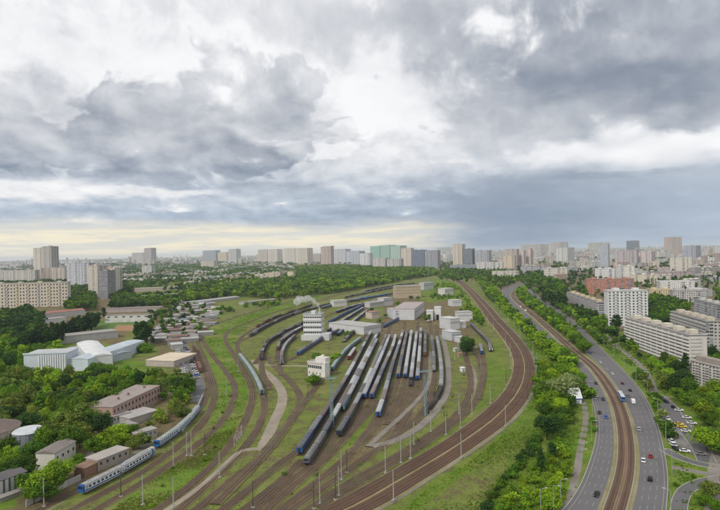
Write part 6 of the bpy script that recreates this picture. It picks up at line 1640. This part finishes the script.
for u, v, h, c, w in [(668, 390, 13, OLIVE, 1.3), (675, 392, 13, DARK, 1.1), (684, 392, 15, DARK, 1.0), (690, 396, 13, MIDG, 1.1), (680, 402, 9, LUSH, 1.3), (688, 406, 9, LUSH, 1.3), (697, 412, 9, MIDG, 1.2), (695, 408, 8, OLIVE, 1.2)]: single('behind the car park', u, v, h, 'broad', c, w)
scatter('behind the car park', [(694, 400), (700, 396), (740, 400), (740, 440), (712, 440), (705, 426)], 7.5, (8, 13), B3, [LUSH, BRIGHT, MIDG], wf=(1., 1.3))
for u, v, h, c, w in [(707, 452, 11.5, BRIGHT, 1.45), (715, 448, 11, LUSH, 1.4), (722, 456, 11, LUSH, 1.4), (709, 500, 7.5, OLIVE, 1.3), (703, 506, 5, LUSH, 1.3), (716, 512, 5, LUSH, 1.4)]: single('at the car park corner', u, v, h, 'broad', c, w)
scatter('bushes by the side road', [(672, 500), (676, 478), (690, 468), (700, 474), (684, 486), (676, 512)], 6, (1.2, 2.2), ['bush'], [LUSH, MIDG], 14)
scatter('between white tower and loggia block', [(650, 330), (650, 300), (672, 304), (690, 312), (672, 316), (672, 338), (700, 352), (706, 358), (700, 362), (680, 352)], 9, (10, 17), B3, [DARK, MIDG, LUSH])
scatter('around the loggia block', [(704, 356), (740, 368), (740, 384), (700, 380), (696, 372)], 8, (9, 14), B3, [MIDG, LUSH, DARK])
scatter('street trees of the middle city', [(545, 300), (556, 282), (640, 280), (735, 280), (735, 320), (700, 312), (650, 300), (610, 300), (575, 300)], 19, (9, 15), B3 * 3 + ['poplar'], [DARK, MIDG, LUSH], 1200, thin=.24)
scatter('street trees of the far city', [(440, 281), (440, 264), (500, 262), (735, 257), (735, 282), (560, 283), (520, 282), (480, 284)], 24, (10, 17), B3 * 3 + ['poplar'], [DARK, MIDG], 3500, thin=.22)
scatter('distant woods', [(-30, 266), (-30, 262.6), (440, 254.5), (440, 262), (300, 266)], 42, (14, 22), B3, [DARK, MIDG], 6000, wf=(1.8, 3.2), thin=.1)
scatter('distant woods of the right', [(440, 264), (440, 254.5), (735, 248.5), (735, 258)], 50, (14, 20), B3, [DARK, MIDG], 1800, wf=(1.5, 2.8), thin=.25)
scatter('past the line bend', [(440, 279), (445, 268), (500, 270), (520, 276), (515, 284), (500, 290), (485, 284), (470, 279)], 10, (7, 13), B3 * 4 + ['poplar'], [LUSH, MIDG, DARK, BRIGHT])

# rough grass and weeds: tufts over the banks, verges and the gaps between tracks
def tufts():
    Vs, Cs = [], []; r = np.random.default_rng(5)
    for poly, n, hr, cols in [
        ([(395, 520), (420, 494), (482, 452), (517, 424), (538, 392), (534, 360), (520, 338), (545, 345), (590, 385), (596, 430), (588, 468), (560, 520)], 45000, (.12, .45), [(.11, .21, .014), (.15, .27, .018), (.20, .23, .05), (.09, .17, .014)]),
        ([(105, 515), (150, 482), (200, 448), (230, 418), (243, 415), (228, 445), (205, 472), (170, 500), (150, 515)], 14000, (.12, .35), [(.15, .22, .03), (.11, .18, .015), (.22, .21, .06)]),
        ([(190, 330), (240, 314), (330, 290), (300, 312), (250, 325), (236, 345), (252, 385), (235, 430), (205, 470), (210, 400), (230, 380)], 20000, (.2, .5), [(.11, .21, .014), (.16, .27, .018), (.09, .17, .014)]),
        ([(60, 515), (160, 449), (210, 405), (260, 330), (400, 285), (470, 290), (514, 372), (500, 402), (440, 443), (330, 510)], 40000, (.1, .32), [(.12, .18, .02), (.18, .22, .035), (.08, .14, .015), (.24, .20, .08)]),
        ([(640, 392), (668, 455), (672, 520), (735, 520), (735, 470), (690, 462)], 3500, (.2, .6), [(.07, .14, .012), (.11, .19, .02)]),
        ([(600, 345), (640, 372), (665, 395), (690, 385), (640, 350), (606, 332)], 3000, (.3, .8), [(.06, .12, .012), (.11, .17, .02)])]:
        P = [G(u, min(v, 535)) for u, v in poly]; gp = [(q.x, q.y) for q in P]
        x0, x1 = min(q[0] for q in gp), max(q[0] for q in gp); y0, y1 = min(q[1] for q in gp), max(q[1] for q in gp)
        X = r.uniform(x0, x1, n * 4); Y = r.uniform(y0, y1, n * 4); m = in_poly(X, Y, gp); cl = np.sin(X / 9 + 1) + np.sin(Y / 13) + np.sin((X - Y) / 5.3) + r.normal(0, 1.2, len(X)); m &= cl > .2; X, Y = X[m][:n], Y[m][:n]
        k = np.ones(len(X), bool)
        for C, w in ((ROADS, 4.2),):
            for i in range(0, len(X), 2000): k[i:i + 2000] &= np.min((X[i:i + 2000, None] - C[None, :, 0]) ** 2 + (Y[i:i + 2000, None] - C[None, :, 1]) ** 2, axis=1) > w * w
        for i in range(0, len(X), 2000):
            D = np.min((X[i:i + 2000, None] - TRKPTS[None, :, 0]) ** 2 + (Y[i:i + 2000, None] - TRKPTS[None, :, 1]) ** 2, axis=1); k[i:i + 2000] &= D > 5.0
        u_, v_ = proj(X, Y, 0 * X); k &= ~in_poly(u_, v_, BED_L + BED_R[::-1])
        for C in PATHS:
            for i in range(0, len(X), 4000): k[i:i + 4000] &= np.min((X[i:i + 4000, None] - C[None, ::2, 0]) ** 2 + (Y[i:i + 4000, None] - C[None, ::2, 1]) ** 2, axis=1) > 13
        X, Y = X[k], Y[k]; n_ = len(X); c = np.array(cols)[r.integers(len(cols), size=n_)] * r.uniform(.8, 1.25, (n_, 1))
        for q in range(3):
            a = r.uniform(0, 3.14, n_); h = r.uniform(*hr, n_) ; w = h * r.uniform(.5, 1.0, n_); tx = r.normal(0, .35, n_) * h; ty = r.normal(0, .35, n_) * h
            A = np.stack([X - np.cos(a) * w, Y - np.sin(a) * w, 0 * X], 1); B = np.stack([X + np.cos(a) * w, Y + np.sin(a) * w, 0 * X], 1)
            Vs.append(np.stack([A, B, B * [1, 1, 0] + np.stack([tx, ty, h], 1) - np.stack([np.cos(a) * w * .4, np.sin(a) * w * .4, 0 * X], 1), A * [1, 1, 0] + np.stack([tx, ty, h * .8], 1)], 1)); Cs.append(c)
    o = link('rough_grass', mesh_quads('rough_grass', np.concatenate(Vs).astype('f'), np.concatenate(Cs).astype('f'), 'leaves_far')); tag(o, 'rough grass and weeds over banks, verges and gaps between tracks', 'grass', None, 'stuff')
TRKPTS = np.concatenate([path_px(t, 0, 2.5) for t in TRACKS] + [STR[k] for k in STR])
tufts()
scatter('park past the car park', [(742, 520), (742, 400), (760, 372), (900, 372), (960, 520)], 9, (8, 13), B3, [LUSH, MIDG, BRIGHT], 900, thin=.25)
scatter('courtyards past the blocks', [(738, 372), (738, 320), (900, 320), (900, 372)], 13, (9, 14), B3, [LUSH, MIDG, DARK], 900, thin=.2)
scatter('wood past the grove', [(-28, 500), (-28, 345), (-200, 345), (-260, 500)], 9, (8, 13), B3, [LUSH, MIDG, DARK], 1500, thin=.1)
ALL.sort(key=lambda t: -t[0])
quota = {'broad': 298, 'poplar': 60, 'conifer': 6, 'bush': 298}
NAMES = {'broad': ('broadleaf_tree', 'tree'), 'poplar': ('poplar_tree', 'poplar'), 'conifer': ('conifer_tree', 'conifer'), 'bush': ('bush', 'bush')}
cnt = dict.fromkeys(quota, 0); restl = {k: [] for k in quota}; byreg = {}
def look(c, kind):
    g = c[1]; s_ = 'dark green' if g < .095 else 'mid green' if g < .165 else 'fresh green' if g < .24 else 'bright green'
    if c[0] / c[1] > .66: s_ = 'olive green' if g < .19 else 'silvery green'
    return s_
for (sz, kind, x, y, h, wf, c, reg) in ALL:
    if cnt[kind] < quota[kind]:
        u, v = proj(x, y, h * .5)
        if not (-14 < u < 734 and v < 524): restl[kind].append((x, y, h, wf, c)); continue
        cnt[kind] += 1; nm, cat = NAMES[kind]
        rz = random.random() * 6.28
        o = empty(nm, (x, y, -.02), rz); 
        cr = link('crown', HI[kind][cnt[kind] % len(HI[kind])], o); cr.scale = (h * wf, h * wf, h); color(cr, c)
        tr = link('trunk', TRK[kind], o); tr.scale = (h, h, h)
        o['category'] = cat; o['_look'] = look(c, kind); byreg.setdefault((reg, kind), []).append(o)
    else: restl[kind].append((x, y, h, wf, c))
for (reg, kind), lst in byreg.items():
    w = {'broad': 'tree', 'poplar': 'poplar', 'conifer': 'conifer', 'bush': 'bush'}[kind]
    for o in lst: o['group'] = (w + 's, ' if w != 'bush' else 'bushes, ') + reg
    row_labels(lst, '{look} ' + w + ', {i} from left in {row}, ' + reg, 10)
for kind, lst in restl.items():
    if not lst: continue
    Vs, Cs = [], []
    for i, (x, y, h, wf, c) in enumerate(lst):
        Q, T = LO[kind][i % len(LO[kind])]
        if y > 2600: k = nprng.random(len(Q)) < .55; Q, T = Q[k], T[k]
        a = nprng.random() * 6.28; ca, sa = math.cos(a), math.sin(a)
        q = np.empty_like(Q); q[..., 0] = (Q[..., 0] * ca - Q[..., 1] * sa) * h * wf + x; q[..., 1] = (Q[..., 0] * sa + Q[..., 1] * ca) * h * wf + y; q[..., 2] = Q[..., 2] * h
        Vs.append(q); Cs.append(T[:, None] * np.array(c, 'f'))
    o = link({'broad': 'woodland', 'poplar': 'poplar_belt', 'conifer': 'conifers', 'bush': 'scrub'}[kind], mesh_quads(kind + '_mass', np.concatenate(Vs), np.concatenate(Cs).astype('f'), 'leaves_far'))
    tag(o, {'broad': 'green woodland and street trees filling the plain and city beyond', 'poplar': 'dark upright poplars scattered through the distant city', 'conifer': 'distant conifers', 'bush': 'low green scrub filling the verges'}[kind], 'woodland' if kind == 'broad' else 'vegetation', None, 'stuff')
print('TREES', len(ALL), cnt, {k: len(v) for k, v in restl.items()})

# ================================================================== steam and haze
def steam():
    a = CH_TOP; c, s_ = math.cos(CH_RZ), math.sin(CH_RZ); lx, ly = CH_L - 3, 8
    P0 = Vector((a.x + c * lx - s_ * ly, a.y + s_ * lx + c * ly, CH_H + 7.5))
    bm = bmesh.new(); rr = random.Random(8); n = 26
    for k in range(n):
        t = k / (n - 1); p = P0 + Vector((-26 * t ** 1.25 + rr.uniform(-1, 1), rr.uniform(-3, 3) * t, 11 * math.sin(min(t * 2.2, 1.6)) - 7 * max(0, t - .5) + rr.uniform(-1.8, 1.8) * t))
        r = 1.2 + 2.6 * t ** .7 * rr.uniform(.7, 1.2)
        g = bmesh.ops.create_icosphere(bm, subdivisions=2, radius=r, matrix=Matrix.Translation(p))
        for v in g['verts']: v.co += (v.co - p).normalized() * rr.uniform(-.22, .22) * r
    me = bpy.data.meshes.new('steam_plume'); bm.to_mesh(me); bm.free()
    rm = bpy.data.materials.new('steam'); rm.use_nodes = True; nt = rm.node_tree; nt.nodes.clear(); out = nt.nodes.new('ShaderNodeOutputMaterial'); pv = nt.nodes.new('ShaderNodeVolumePrincipled')
    pv.inputs['Color'].default_value = (1, 1, 1, 1); pv.inputs['Density'].default_value = .2; pv.inputs['Anisotropy'].default_value = .2; nt.links.new(pv.outputs[0], out.inputs['Volume'])
    me.materials.append(rm); o = link('steam_plume', me); tag(o, 'white steam drifting from the depot tower chimney', 'steam', None, 'stuff')
steam()
def haze():
    mb = MB(); mb.box((-26000, -4000, -4), (26000, 26000, 175)); 
    # keep the horizon swells inside
    rm = bpy.data.materials.new('haze'); rm.use_nodes = True; nt = rm.node_tree; nt.nodes.clear(); out = nt.nodes.new('ShaderNodeOutputMaterial'); pv = nt.nodes.new('ShaderNodeVolumePrincipled')
    pv.inputs['Color'].default_value = (.80, .88, 1.0, 1); pv.inputs['Density'].default_value = HAZE; pv.inputs['Anisotropy'].default_value = .1; nt.links.new(pv.outputs[0], out.inputs['Volume'])
    MATS['haze'] = rm; o = mb.build('haze', 'haze'); tag(o, 'thin bluish haze over the city', 'haze', None, 'stuff')
HAZE = 0.000042
haze()
